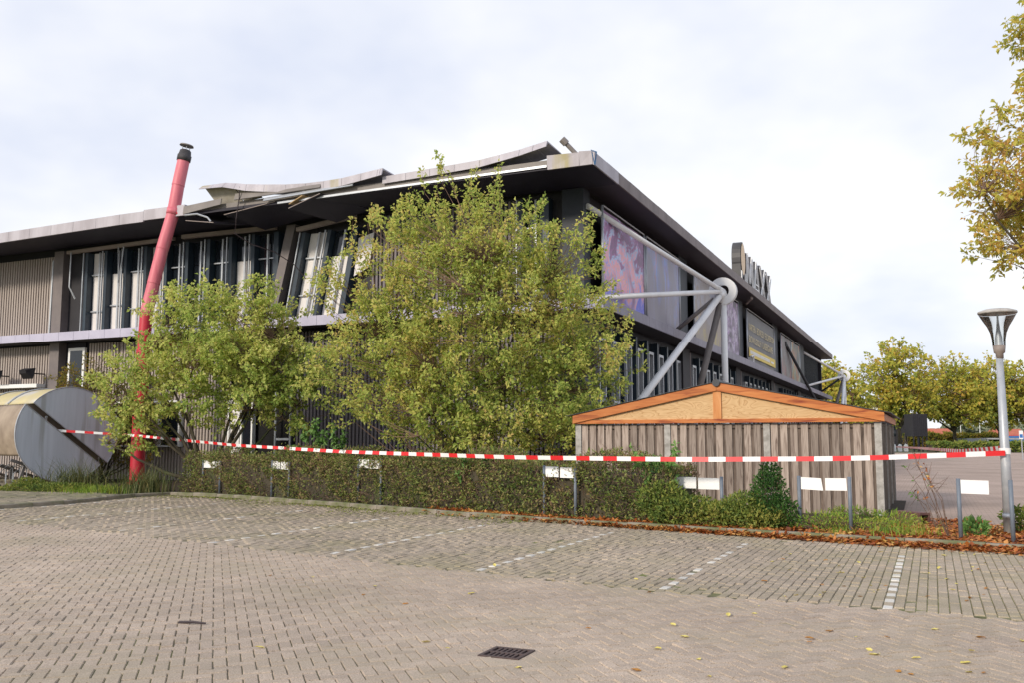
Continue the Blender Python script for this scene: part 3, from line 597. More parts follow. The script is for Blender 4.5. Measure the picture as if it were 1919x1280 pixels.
def plate(name, p, mat, th=.035, par=None):
    p = [Vector(q) for q in p]; nrm = (p[1]-p[0]).cross(p[2]-p[0]).normalized()*th
    return B(name, MB().hexa([*p, *[q+nrm for q in p]]), mat, par)
plate('bent_sheet', [(-13.75, -OL+.0, 10.78), (-12.45, -OL-.05, 10.76), (-12.2, -OL+.35, 10.1), (-13.25, -OL+.4, 9.95)], M['beigesheet'])
plate('bent_sheet', [(-12.4, -OL-.02, 10.74), (-11.6, -OL, 10.6), (-11.4, -OL+.3, 10.25), (-12.2, -OL+.3, 10.2)], M['beigesheet'])
plate('bent_sheet', [(-13.3, -OL+.1, 10.0), (-11.0, -OL+.2, 10.2), (-10.9, -OL+.6, 9.95), (-13.2, -OL+.6, 9.8)], M['beigesheet'])
plate('loose_flashing', [(-14.7, -OL-.05, 9.9), (-12.9, -OL-.1, 10.07), (-12.9, -OL-.06, 10.3), (-14.7, -OL-.02, 10.2)], M['steelgrey'])
plate('loose_flashing', [(-12.3, -OL-.1, 10.16), (-8.6, -OL-.12, 10.2), (-8.6, -OL-.06, 10.34), (-12.3, -OL-.05, 10.4)], M['steelgrey'])
plate('loose_flashing', [(-11.0, -OL-.12, 9.98), (-7.3, -OL-.1, 10.12), (-7.3, -OL-.05, 10.22), (-11.0, -OL-.05, 10.1)], M['alu'])
for pts, in (([(-12.9, -OL+.1, 9.72), (-10.6, -OL+.05, 9.95), (-10.4, -.5, 9.86), (-12.6, -.5, 9.55)],), ([(-9.9, -OL-.1, 9.6), (-8.6, -OL-.1, 9.98), (-7.9, -.6, 9.84), (-9.3, -.6, 9.5)],),
             ([(-14.6, -OL+.0, 9.65), (-13.2, -OL-.1, 9.42), (-12.7, -1.2, 9.6), (-14.2, -1.2, 9.75)],)):
    o = plate('hanging_soffit_board', pts, M['soffit'], .04)
    a, b = Vector(pts[0]), Vector(pts[1]); B('broken_edge', MB().bar(a+Vector((0, -.03, .02)), b+Vector((0, -.03, .02)), .02, .022), M['header'], o)
plate('broken_ply', [(-9.95, -OL-.05, 9.78), (-9.35, -OL-.12, 10.0), (-9.1, -OL+.3, 10.02), (-9.7, -OL+.3, 9.8)], M['ply_edge'])
B('rail_end', MB().path([(-14.6, -OL-.08, 9.86), (-14.0, -OL-.1, 9.84), (-13.5, -OL-.1, 9.66), (-13.35, -OL-.1, 9.5)], .035, 6), M['alu'])
B('hanging_cable', MB().path([(-12.0, -OL-.2, 10.6), (-12.05, -OL-.15, 10.2), (-12.2, -OL-.1, 9.5), (-12.4, -OL+.1, 9.0), (-12.1, -1.9, 8.7), (-11.6, -1.2, 8.5), (-11.2, -.5, 8.1), (-10.9, -.2, 7.6)], .018, 6), M['cable'])
B('roof_pipe', MB().path([(.6, -OL+.2, ZT), (.25, -OL+.0, ZT+.42)], .07, 10).path([(.3, -OL+.03, ZT+.36), (.18, -OL-.05, ZT+.5)], .11, 10), M['steelgrey'])
fl = B('spotlight', MB().path([(.6, 25.9, 9.55), (1.0, 25.4, 9.75)], .09, 10), M['header'])
B('bird_spike', MB().path([(.85, 26.2, ZL), (.9, 26.1, ZL+.35), (.8, 25.8, ZL+.3)], .06, 6), M['white'])

# --- banners hung on the right facade
def wave(name, sc): return None
ban = [(.95, 5.75, 'banner_1', banner_mat('print_neon', [(.20, .22, .75), (.42, .36, .80), (.85, .45, .40), (.85, .40, .55), (.42, .62, .85), (.42, .16, .36), (.25, .14, .26)], .7, 2.0, (1, 1, 1), (.30, .17, .33), .38, .26), 'purple and orange neon picture banner nearest the hall corner'),
       (6.15, 11.2, 'banner_2', banner_mat('print_lights', [(.22, .20, .26), (.30, .27, .34), (.32, .30, .55), (.26, .38, .70), (.65, .26, .24)], .7, 1.5, (1, 1.4, .5), (.30, .28, .33), .48, .1), 'grey violet banner with blue light streaks behind the near ring frame'),
       (14.1, 20.6, 'banner_3', banner_mat('print_gold', [(.45, .36, .12), (.34, .28, .22), (.30, .25, .22), (.36, .38, .48), (.26, .21, .20)], .6, 1.5, (1, 1, .6), (.26, .22, .21), .46, .15), 'brownish grey picture banner with golden figures just left of the ring'),
       (21.0, 24.8, 'banner_4', banner_mat('print_purple', [(.22, .15, .26), (.34, .20, .42), (.62, .55, .66), (.22, .18, .26)], 1.3, 2.5, (1, 1, 1), (.13, .10, .14), .46), 'purple banner with white scribbled pattern right behind the white post'),
       (27.6, 38.0, 'banner_5', None, 'black banner with yellow lettering and a yellow band'),
       (41.3, 46.4, 'banner_6', banner_mat('print_red', [(.15, .14, .12), (.30, .12, .12), (.24, .26, .25), (.12, .15, .16)], .6, 2, (1, 1, .7), (.14, .12, .12), .48), 'dull red picture banner beyond the black lettered banner'),
       (46.6, 51.7, 'banner_7', banner_mat('print_teal', [(.20, .34, .33), (.26, .40, .40), (.40, .30, .12), (.45, .10, .08), (.10, .14, .16)], .6, 2, (1, 1, .6), (.08, .10, .11), .42), 'teal topped picture banner farthest along the hall')]
for y0, y1, nm, mt, lab in ban:
    t = thing('banner', lab, 'banner', wor(.3, y0, ZL+.08), TH, 'banners along the upper floor of the hall')
    w = y1-y0; h = 3.18
    if mt is None: mt = pm('print_black', (.15, .145, .15), (.11, .105, .11), .5, .5)
    # cloth with slight billow
    nx, nzv = 10, 8; vs_, fs = [], []
    for a in range(nx+1):
        for b in range(nzv+1): vs_.append((.03*math.sin(a*1.3+b*.5)*math.sin(math.pi*a/nx), w*a/nx, h*b/nzv))
    for a in range(nx):
        for b in range(nzv): q = a*(nzv+1)+b; fs.append((q, q+nzv+1, q+nzv+2, q+1))
    MB().add(vs_, fs).build('cloth', mt, t, True)
    for yy in (-.08, w+.08): MB().path([(0, yy, -.1), (0, yy, h+.12)], .05, 8).build('frame_pole', M['alu'], t, True)
    MB().path([(0.02, 0, h+.12), (0.02, w, h+.12)], .03, 6).build('rope', M['alu'], t)
    if nm == 'banner_5':
        yel = pm('print_yellow', (.78, .58, .10), (.70, .52, .08), 1, .5)
        MB().box(.06, .07, .15, w-.1, .42, .98).build('yellow_band', yel, t)
        tan = pm('print_letters', (.70, .56, .26), (.62, .50, .22), 1, .5)
        def text(body, z, hh, mt_, y0t, y1t, nm_):
            cu = bpy.data.curves.new('t', 'FONT'); cu.body = body; cu.size = 1; cu.align_x = 'LEFT'
            ob = bpy.data.objects.new('t', cu); COL.objects.link(ob)
            me = bpy.data.meshes.new_from_object(ob.evaluated_get(bpy.context.evaluated_depsgraph_get())); bpy.data.objects.remove(ob)
            co = np.array([v.co[:] for v in me.vertices]); mn, mx_ = co.min(0), co.max(0)
            for v in me.vertices:
                a = (v.co.x-mn[0])/(mx_[0]-mn[0]); b = (v.co.y-mn[1])/(mx_[1]-mn[1]); v.co = (.075, y0t+(y1t-y0t)*a, z+hh*b)
            me.materials.clear(); me.materials.append(mt_); return link(nm_, me, t)
        text('KARTEN / BOWLEN / ESCAPEROOM', 2.05, .42, tan, .25, w-.35, 'lettering')
        text('BOWLGOLF / LASERGAME', 1.3, .42, tan, .25, w-1.2, 'lettering')
        m = MB(); yy = .5; random.seed(4)
        while yy < w-2.6: l_ = random.uniform(.12, .3); m.box(.075, .08, yy, yy+l_, .6, .8); yy += l_+.07
        m.box(.075, .08, w-2, w-.9, .62, .74); m.build('white_print', M['signwhite'], t)
# --- rooftop letters
sg = thing('rooftop_sign', 'open framed letters with a round pale emblem standing on the roof edge', 'sign', wor(.6, 24.4, ZT-.02), TH)
sdark = pm('letter_side', (.065, .063, .066), (.045, .044, .046), 2, .5); wfr = M['white']
def stroke(m, y0, z0, y1, z1, w=.17, d0=-.5, d1=0.):
    m.bar((d1-.25, y0, z0), (d1-.25, y1, z1), .5, w, 0, up=(0, 1, 0) if abs(y1-y0) < abs(z1-z0) else (0, 0, 1))
def stroke2(m, y0, z0, y1, z1, w, xa, xb):
    d = Vector((0, y1-y0, z1-z0)).normalized(); n = Vector((0, -d.z, d.y))*w/2
    p, q = Vector((0, y0, z0)), Vector((0, y1, z1))
    A, Bv = Vector((xa, 0, 0)), Vector((xb, 0, 0))
    m.hexa([p-n+A, p+n+A, p+n+Bv, p-n+Bv, q-n+A, q+n+A, q+n+Bv, q-n+Bv])
letters = {'letter_m': (1.7, [(0, 0, .25, 2.3), (.25, 2.3, 1.0, .7), (1.0, .7, 1.75, 2.3), (1.75, 2.3, 2.0, 0)]),
           'letter_a': (4.1, [(0, 0, .95, 2.3), (.95, 2.3, 1.9, 0), (.4, .75, 1.5, .75)]),
           'letter_x': (6.4, [(0, 0, 1.9, 2.3), (0, 2.3, 1.9, 0)]), 'letter_x.': (8.8, [(0, 0, 1.9, 2.3), (0, 2.3, 1.9, 0)])}
for nm, (y0, st) in letters.items():
    a = MB(); b = MB()
    for q, s_ in enumerate(st):
        e = .004*q
        stroke2(a, y0+s_[0], s_[1], y0+s_[2], s_[3], .34, -.55-e, 0+e)
        n_ = Vector((0, -(s_[3]-s_[1]), s_[2]-s_[0])).normalized()*.15
        for sg_ in (-1, 1): stroke2(b, y0+s_[0]+sg_*n_.y, s_[1]+sg_*n_.z, y0+s_[2]+sg_*n_.y, s_[3]+sg_*n_.z, .07, .02+e, .06+e)
    o = a.build(nm.strip('.'), sdark, sg); b.build('front_edge', wfr, o)
cr = [(math.cos(t)*.72, math.sin(t)*1.0) for t in np.linspace(0, 2*math.pi, 25)[:-1]]
m = MB(); m.add([(x_, .7+c, 1.75+s_) for x_ in (-.5, 0) for c, s_ in cr], [tuple(range(24))[::-1], tuple(range(24, 48))] + [(q, (q+1) % 24, 24+(q+1) % 24, 24+q) for q in range(24)])
em = m.build('emblem', sdark, sg)
MB().add([(.03, .7+c*.9, 1.75+s_*.92) for c, s_ in cr], [tuple(range(24))]).build('emblem_face', pm('emblem_cream', (.80, .62, .40), (.76, .56, .34), 1, .5), em)
a = MB(); stroke2(a, .15, 0, .15, 1.4, .3, -.5, 0); stroke2(a, 1.25, 0, 1.25, 1.0, .3, -.5, -.004); o = a.build('emblem_stem', sdark, sg)
a = MB(); [stroke2(a, yq, 0, yq, 1.0, .06, .02, .05) for yq in (.02, .28, 1.12, 1.38)]; a.build('front_edge', wfr, o)

# --- white pyramid frames bracing the right facade
def brace(label, node, ends, base):
    t = thing('bracing_frame', label, 'steel frame', wor(base[0], base[1], 0), TH, 'white bracing frames beside the hall')
    L = lambda p: Vector((p[0]-base[0], p[1]-base[1], p[2]))
    nd = L(node)
    MB().path([L((base[0], base[1], 0)), nd-Vector((0, 0, .4))], .13, 14).build('post', M['steelwhite'], t, True)
    # two round cheek plates with an open eye
    for s_ in (-.11, .11):
        m = MB(); n = 28; vs_ = []
        for xx in (s_-.03, s_+.03):
            for r in (.58, .27):
                for q in range(n): a = 2*math.pi*q/n; vs_.append((nd.x+math.cos(a)*r, nd.y+xx, nd.z+math.sin(a)*r))
        fs = []
        for q in range(n):
            w = (q+1) % n
            fs += [(q, w, n+w, n+q), (2*n+q, 3*n+q, 3*n+w, 2*n+w), (q, 2*n+q, 2*n+w, w), (n+q, n+w, 3*n+w, 3*n+q)]
        m.add(vs_, fs).build('ring_plate', M['white'], t)
    MB().path([nd+Vector((-.0, -.2, 0)), nd+Vector((0, .2, 0))], .06, 10).build('pin', M['steelgrey'], t)
    for p, mat, r in ends:
        q = L(p); d = (q-nd).normalized()
        MB().path([nd+d*.42, q], r, 12).build('strut', M[mat], t, True)
        MB().path([nd+d*.05, nd+d*.5], r*1.25, 10).build('fork_end', M['white'], t, True)
    return t
brace('large white ring and strut frame rising behind the timber shed', (2.27, 10.87, 7.9),
      [((.05, .1, 9.3), 'steelwhite', .1), ((.0, -.2, 6.2), 'steelwhite', .1), ((-.3, -.5, 0.05), 'steelwhite', .14), ((.25, 10.4, 6.2), 'steelgrey', .09), ((.3, 10.4, .05), 'steelgrey', .14)], (2.27, 10.87))
brace('small distant white strut frame at the far end of the hall', (2.54, 66.9, 7.84),
      [((.1, 56.2, 9.3), 'steelwhite', .1), ((.1, 56.2, 6.3), 'steelwhite', .1), ((2.6, 58.0, .1), 'steelwhite', .14), ((.2, 66.7, 6.2), 'steeldark', .09), ((.3, 66.4, .1), 'steelgrey', .14)], (2.54, 66.9))
bs = thing('wall_brace', 'thin dark diagonal brace in front of the far banners', 'brace', wor(.3, 43.7, 8.84), TH)
MB().path([(0, 0, 0), (1.6, 15.2, -6.2), (2.4, 23.5, -8.8)], .11, 10).build('rod', M['steeldark'], bs, True)
MB().box(-.12, .1, -.18, .18, -.18, .2).build('wall_plate', M['steeldark'], bs)
#@@PART2
# ------------------------------------------------------------------ red flue
fx, fy = wor(-16.13, -2.85)[:2]
ch = thing('flue_pipe', 'tall leaning red flue pipe with a sooty cap beside the hall', 'chimney', (fx, fy, 0))
J = [(0, 0, 0), (.02, 0, 2.9), (.05, 0, 4.9), (.10, 0, 6.3), (.32, .0, 7.4), (.58, .03, 8.7), (.93, .05, 10.1), (1.06, .06, 11.1), (1.22, .07, 12.05)]
for q, (a, b) in enumerate(zip(J[:-1], J[1:])):
    a, b = Vector(a), Vector(b); d = (b-a).normalized(); r = .255 if q < 2 else .23
    prof = [a, a+d*.03, b-d*.015]
    MB().path([a-d*.02, a+d*.3, b], [r, r-.002, r-.006], 24, cap=False).build('pipe_section', M['red'] if q < 3 else M['redfade'], ch, True)
    MB().path([a-d*.012, a+d*.012], r+.006, 24).build('joint_ring', M['red'] if q < 3 else M['redfade'], ch, True)
top = Vector(J[-1]); d = (top-Vector(J[-2])).normalized()
cp_ = MB().path([top-d*.02, top+d*.2, top+d*.21, top+d*.38, top+d*.42], [.25, .253, .23, .2, .15], 22).build('sooty_cowl', M['soot'], ch, True)
for a in range(4):
    o_ = Vector((math.cos(a*1.57+.4)*.13, math.sin(a*1.57+.4)*.13, 0)); MB().path([top+d*.4+o_, top+d*.56+o_], .015, 6).build('cap_rod', M['alu'], cp_)
e = top+d*.56; MB().path([e, e+d*.05, e+d*.09], [.26, .24, .05], 22).build('rain_cap', M['steelgrey'], cp_, True)
MB().path([Vector(J[6])-d*.12, Vector(J[6])+d*.12], .25, 22).build('clamp', M['redfade'], ch, True)
MB().path([(1.1, .1, 10.12), (1.9, .35, 10.2)], .09, 10).path([(1.1, -.12, 10.0), (1.5, .3, 10.05)], .04, 8).build('roof_bracket', M['red'], ch, True)
MB().path([(.2, .1, 5.35), (.9, .6, 5.2), (1.6, 1.6, 5.15)], .11, 12).build('side_branch', M['red'], ch, True)
MB().path([(0, 0, 0), (0, 0, .12)], .36, 20).build('base_plate', M['red'], ch)

# ------------------------------------------------------------------ round-ended bicycle shelter
AX = R(50)                        # shelter axis runs away to the left
sh = thing('bicycle_shelter', 'round-ended grey bicycle shelter with yellowed cover left of the red flue', 'bicycle shelter', (-15.75, 33.3, 0), AX)
# local: x to the right across the end disc, y along the shelter
RS, ZC = 1.72, 1.83
cut = math.atan2(-.66, .85)       # direction of the slanted slot, falling to the right
def seg(a0, a1, shift, n=26):
    return [(RS*math.cos(t)+shift[0], RS*math.sin(t)+shift[1]) for t in np.linspace(a0, a1, n)]
g = .10; nx_, nz_ = -math.sin(cut), math.cos(cut)
def halfdisc(poly, name):
    n = len(poly); m = MB()
    m.add([(x, y, z+ZC) for y in (-.03, .03) for x, z in poly], [tuple(range(n)), tuple(range(n, 2*n))[::-1]]+[(q, n+q, n+(q+1) % n, (q+1) % n) for q in range(n)])
    o = m.build(name, M['disc'], sh); MB().path([(x, -.035, z+ZC) for x, z in poly+poly[:1]], .018, 6).build('rim', M['galv'], o); return o
dl = math.asin(g/RS)
up = seg(cut+dl, cut+math.pi-dl, (.07, -.05)); lo = seg(cut+math.pi+dl, cut+2*math.pi-dl, (-.07, .05))
halfdisc(up, 'upper_end_panel'); halfdisc(lo, 'lower_end_panel')
def cover(a0, a1, y0, y1, shift, name, mat, r=RS-.02):
    n = 22; m = MB(); vs_ = []
    for rr in (r, r-.03):
        for y in (y0, y1):
            for t in np.linspace(a0, a1, n): vs_.append((rr*math.cos(t)+shift[0], y, rr*math.sin(t)+shift[1]+ZC))
    fs = []
    for q in range(n-1): fs += [(q, n+q, n+q+1, q+1), (2*n+q, 2*n+q+1, 3*n+q+1, 3*n+q)]
    fs += [(0, 2*n, 3*n, n), (n-1, 2*n-1, 4*n-1, 3*n-1)]
    return m.add(vs_, fs).build(name, mat, sh, True)
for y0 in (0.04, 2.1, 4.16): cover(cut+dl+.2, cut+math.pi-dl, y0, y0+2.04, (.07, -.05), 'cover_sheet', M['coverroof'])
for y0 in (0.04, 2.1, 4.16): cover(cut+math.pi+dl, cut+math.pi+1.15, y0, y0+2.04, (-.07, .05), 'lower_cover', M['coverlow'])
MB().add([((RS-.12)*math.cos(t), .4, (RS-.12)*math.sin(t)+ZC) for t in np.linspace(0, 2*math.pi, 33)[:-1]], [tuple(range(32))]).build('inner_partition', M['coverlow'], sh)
for y0 in (2.09, 4.15):
    MB().path([(RS*math.cos(t)+.07, y0, RS*math.sin(t)+ZC-.04) for t in np.linspace(cut+dl, cut+math.pi-dl, 18)], .03, 6).build('rib', M['alu'], sh)
for y0 in (.3, 3.0, 5.8):
    f = MB().bar((-1.5, y0, 0), (-1.2, y0, 1.0), .09, .09).bar((-1.75, y0, .95), (.4, y0, .2), .08, .1).build('leg', M['steelgrey'], sh)
    MB().box(.5, .62, y0, y0+.1, 0, .6).build('leg', M['steelgrey'], sh)
MB().bar((-.78, -.05, ZC+.62), (-.78, .1, ZC+.2), .07, .05).build('hinge_bracket', M['alu'], sh)
for y0 in np.arange(.5, 5.8, .6):
    MB().path([(-1.3, y0, 0), (-1.3, y0, .45), (-1.0, y0, .75), (-.6, y0, .6), (-.6, y0, 0)], .02, 6).build('bike_rack', M['galv'], sh)
bd = Vector((-17.0, 31.9))
m = MB(); random.seed(2)
rb = thing('dark_bundle', 'small dark crumpled bundle on the footway left of the shelter', 'bundle', (-17.35, 31.2, .09))
for q in range(3):
    m = MB(); m.lathe([(.0, 0), (.16, 0), (.2, .05), (.14, .11), (.05, .13), (0, .13)], 9, 0, ((q-1)*.24, .03*q, 0)); m.v = [(x+random.uniform(-.03, .03), y+random.uniform(-.03, .03), z*random.uniform(.8, 1.2)) for x, y, z in m.v]
    m.build('fold', M['cable'], rb, True)

# ------------------------------------------------------------------ timber shed
S0 = (2.37, -7.2); SW, SD, SH_ = 6.66, 6.2, 2.0; RZ = 2.86
shed = thing('timber_shed', 'weathered board shed with orange timber gable in front of the hall', 'shed', wor(S0[0], S0[1], 0), TH)
def SP(name, mb, mat, par=None): return mb.build(name, mat, par or shed)
posts = [0, 2.16, 4.38, SW]
for x in posts: SP('concrete_post', MB().box(x-.07, x+.07, -.08, .06, 0, SH_+.0), M['concrete_post'])
for y in (2.0, 4.1, SD): SP('concrete_post', MB().box(SW-.05, SW+.085, y-.06, y+.06, 0, SH_), M['concrete_post'])
random.seed(11)
def boards(x0, x1):
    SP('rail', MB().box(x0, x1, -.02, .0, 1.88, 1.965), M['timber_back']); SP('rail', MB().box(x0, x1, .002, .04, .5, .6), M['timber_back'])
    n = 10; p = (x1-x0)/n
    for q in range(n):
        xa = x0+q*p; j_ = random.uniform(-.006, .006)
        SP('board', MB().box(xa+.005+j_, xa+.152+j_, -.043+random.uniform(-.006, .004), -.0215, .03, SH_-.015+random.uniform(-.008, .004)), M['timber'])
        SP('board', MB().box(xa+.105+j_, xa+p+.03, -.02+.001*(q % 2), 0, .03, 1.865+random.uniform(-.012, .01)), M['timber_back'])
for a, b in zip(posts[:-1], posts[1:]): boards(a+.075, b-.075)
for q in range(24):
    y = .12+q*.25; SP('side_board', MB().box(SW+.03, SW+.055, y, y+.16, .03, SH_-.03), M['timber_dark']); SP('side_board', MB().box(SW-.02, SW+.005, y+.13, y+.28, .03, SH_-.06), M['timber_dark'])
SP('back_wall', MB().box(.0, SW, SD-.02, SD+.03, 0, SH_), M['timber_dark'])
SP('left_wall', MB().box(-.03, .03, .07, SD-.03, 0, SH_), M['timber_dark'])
SP('tie_beam', MB().box(-.08, SW+.12, -.16, -.1, SH_+.0, SH_+.085), M['orange'])
xm = SW/2
def raked(xa, za, xb, zb, y0, y1, h, name, mat): SP(name, MB().hexa([(xa, y0, za-h), (xb, y0, zb-h), (xb, y1, zb-h), (xa, y1, za-h), (xa, y0, za), (xb, y0, zb), (xb, y1, zb), (xa, y1, za)]), mat)
raked(-.1, SH_+.19, xm-.002, RZ+.04, -.2, -.162, .185, 'barge_board', M['orange']); raked(xm+.002, RZ+.04, SW+.14, SH_+.19, -.2, -.162, .185, 'barge_board', M['orange'])
SP('king_post', MB().box(xm-.09, xm+.09, -.161, -.12, SH_+.087, RZ-.1), M['orange_v'])
for xa, xb, za, zb in ((.0, xm-.09, SH_+.1, RZ-.1), (SW, xm+.09, SH_+.1, RZ-.1)):
    SP('gable_panel', MB().add([(xa, -.12, SH_+.05), (xb, -.12, SH_+.05), (xb, -.12, zb), (xa, -.12, za), (xa, -.1, SH_+.05), (xb, -.1, SH_+.05), (xb, -.1, zb), (xa, -.1, za)], [(0, 1, 2, 3), (7, 6, 5, 4), (0, 4, 5, 1), (1, 5, 6, 2), (2, 6, 7, 3), (3, 7, 4, 0)]), M['ply'])
SP('side_fascia', MB().box(SW+.1, SW+.14, -.159, SD+.1, SH_+.02, SH_+.17), M['orange'])
random.seed(5)
for side in (-1, 1):       # stepped roof tile sheets
    n = 6
    for q in range(n):
        t0, t1 = q/n, (q+1)/n+.03
        f = lambda t, up_: (xm+side*(xm+.16)*t, RZ+.05-(RZ-SH_-.14)*t+up_)
        (xa, za), (xb, zb) = f(t0, .0), f(t1, .012)
        SP('roof_tile_course', MB().hexa([(xa, -.23, za), (xb, -.23, zb), (xb, SD+.15, zb), (xa, SD+.15, za), (xa, -.23, za+.012), (xb, -.23, zb+.012), (xb, SD+.15, zb+.012), (xa, SD+.15, za+.012)]), M['rooftile'])
SP('ridge_cap', MB().path([(xm, -.25, RZ+.03), (xm, SD+.2, RZ+.03)], .085, 12), M['rooftile'])
bx_ = thing('plank_trough', 'short reddish brown plank box on the ground at the shed corner', 'plank box', (7.6, 18.05, .06), R(20))
MB().box(-.13, .13, -.35, .35, .16, .2).build('top_plank', M['reddish'], bx_); MB().box(.1, .13, -.34, .34, 0, .158).build('side_plank', M['reddish'], bx_); MB().box(-.13, -.1, -.34, .34, 0, .158).build('side_plank', M['reddish'], bx_)

# ------------------------------------------------------------------ lamp post
lp = thing('street_lamp', 'galvanised street lamp with flared glass lantern at the right edge', 'street lamp', (8.16, 15.59, .05))
MB().path([(0, 0, 0), (-.0, 0, 1.2), (-.005, 0, 2.95)], [.085, .075, .055], 18).build('pole', M['galv'], lp, True)
MB().path([(0, 0, 0.28), (0, 0, .36)], .095, 16).build('door_band', M['galv'], lp, True)
MB().path([(0, 0, 2.92), (0, 0, 3.0), (0, 0, 3.02), (0, 0, 3.14)], [.06, .06, .085, .1], 18).build('collar', M['lampneck'], lp, True)
MB().lathe([(.1, 3.14), (.105, 3.25), (.125, 3.36), (.17, 3.47), (.225, 3.56), (.29, 3.68)], 28).build('glass_bowl', M['clear'], lp, True)
MB().lathe([(.06, 3.14), (.055, 3.28), (.03, 3.42), (.015, 3.6), (.015, 3.7)], 16).build('light_tube', M['galv'], lp, True)
MB().lathe([(0, 3.685), (.295, 3.685), (.305, 3.7), (.3, 3.725), (.2, 3.76), (.06, 3.775), (0, 3.777)], 28).build('lantern_lid', M['lampcap'], lp, True)
MB().path([(.0, -.0, 1.33), (0, 0, 1.43)], .088, 16).build('tape_wrap', M['tapewhite'], lp)

# ------------------------------------------------------------------ bay signs
def baysign(p, q, label, h=.88, plates=2, gap=.02, skew=0., z0=.06):
    p, q = Vector(p), Vector(q); a = math.atan2(q.y-p.y, q.x-p.x); w = (q-p).length
    t = thing('bay_sign', label, 'sign', (p.x, p.y, z0), a, 'white plates on posts along the parking bays')
    for x in (0, w): MB().path([(x, 0, 0), (x, 0, h)], .032, 10).build('post', M['postblue'], t, True)
    x0, x1 = .04, w-.04; xm_ = (x0+x1)/2
    z = h-.23
    def pl(xa, xb, dz, sk): MB().hexa([(xa, -.012, z+dz), (xb, -.012, z+dz-sk), (xb, -.004, z+dz-sk), (xa, -.004, z+dz), (xa, -.012, z+dz+.21), (xb-abs(sk)*2, -.012, z+dz+.21-sk), (xb-abs(sk)*2, -.004, z+dz+.21-sk), (xa, -.004, z+dz+.21)]).build('plate', M['signwhite'], t)
    if plates == 2: pl(x0, xm_-gap, 0, skew); pl(xm_+gap+abs(skew), x1, -.01, -skew*.3)
    elif plates == 1: pl(x0, x0+.42, 0, 0)
    elif plates == -1: pl(x1-.15, x1, -.04, 0)
    return t
baysign((3.08, 18.0), (3.88, 17.5), 'two-post white plate sign behind the hedge end left of the pointed shrub')
baysign((5.03, 16.57), (5.74, 16.08), 'two-post white plate sign with a split gap in front of the shed', .93, 2, .012, .015)
baysign((7.02, 14.87), (7.54, 14.3), 'two-post sign with one short plate beside the street lamp', .95, 1)
HP = [(x+.32, y+.36) for x, y in ((-10.3, 28.4), (-8.4, 26.9), (-6.47, 25.27), (-3.92, 22.86), (-.89, 20.0), (.43, 18.83), (2.6, 17.15))]
def hedge_front(tx, inset):      # point of the hedge's front at lateral/forward ratio tx
    for a, b in zip(HP[:-1], HP[1:]):
        fa, fb = a[0]-tx*a[1], b[0]-tx*b[1]
        if fa <= 0 <= fb: u = fa/(fa-fb); d = Vector((b[0]-a[0], b[1]-a[1])).normalized(); return Vector((a[0]+(b[0]-a[0])*u, a[1]+(b[1]-a[1])*u))+Vector((-d.y, d.x))*inset
for xa, xb, hh, ins, lb in ((.0335, .0665, 1.04, .02, 'white plates sticking out of the hedge left of the shed'), (-.330, -.312, .97, .09, 'white plate half buried in the far left of the hedge'), (-.257, -.239, 1.0, .09, 'second white plate half buried in the hedge from its left end'), (-.166, -.142, 1.1, .10, 'grey white plate half buried in the middle of the hedge')):
    a, b = hedge_front(xa, ins), hedge_front(xb, ins); baysign(a, b, lb, hh)

# ------------------------------------------------------------------ barrier tapes
def tape(pts, label, w=.075, stripe=.27, twist=0., cat='barrier tape'):
    P = np.array(pts, float); t = np.linspace(0, 1, 400)
    seg_ = np.r_[0, np.cumsum(np.linalg.norm(np.diff(P, axis=0), axis=1))]; tk = seg_/seg_[-1]
    def sm(c):  # smooth interpolation
        y = np.interp(t, tk, P[:, c]); kk = np.ones(21)/21; yy = np.convolve(np.pad(y, 10, 'edge'), kk, 'valid'); yy[0] = y[0]; yy[-1] = y[-1]; return yy
    Q = np.stack([sm(0), sm(1), sm(2)], 1); s_ = np.r_[0, np.cumsum(np.linalg.norm(np.diff(Q, axis=0), axis=1))]
    n = int(s_[-1]/stripe); m = MB()
    for q in range(n*3):
        a, b = s_[-1]*q/(n*3), s_[-1]*(q+1)/(n*3); A, Bp = [np.array([np.interp(v, s_, Q[:, c]) for c in range(3)]) for v in (a, b)]
        ta, tb = twist*math.sin(a*.5), twist*math.sin(b*.5)
        d = Bp-A; nn = np.array([-d[1], d[0], 0]); nn /= np.linalg.norm(nn)+1e-9
        oa = np.array([0, 0, w/2*math.cos(ta)])+nn*w/2*math.sin(ta); ob = np.array([0, 0, w/2*math.cos(tb)])+nn*w/2*math.sin(tb)
        th = nn*.002
        m.hexa([A-oa-th, Bp-ob-th, Bp-ob+th, A-oa+th, A+oa-th, Bp+ob-th, Bp+ob+th, A+oa+th], (q//3) % 2)
    o = m.build('barrier_tape', [M['tapered'], M['tapewhite']]); return tag(o, label, cat, 'red and white barrier tapes')
shp = (-16.3, 33.0, 1.98)
tape([shp, (fx-.1, fy-.35, 1.80), (-8.25, 28, 1.47), (-4.34, 24, 1.325), (.01, 19.2, 1.265), (3.08, 17, 1.265), (5.8, 16, 1.30), (8.1, 15.47, 1.40)], 'long red and white tape strung across the hedge to the street lamp', .085, .3, .25)
tape([(8.24, 15.66, 1.48), (10.48, 22, 1.36), (17.24, 40, 1.30), (24.5, 60, 1.22)], 'red and white tape running from the lamp back across the car park', .09, .32, .2)
tape([(-21, 36.5, 1.75), (-19.3, 35.2, 1.72), (-17.9, 34.0, 1.9)], 'short red and white tape end at the left edge behind the shelter', .06, .3, .2)

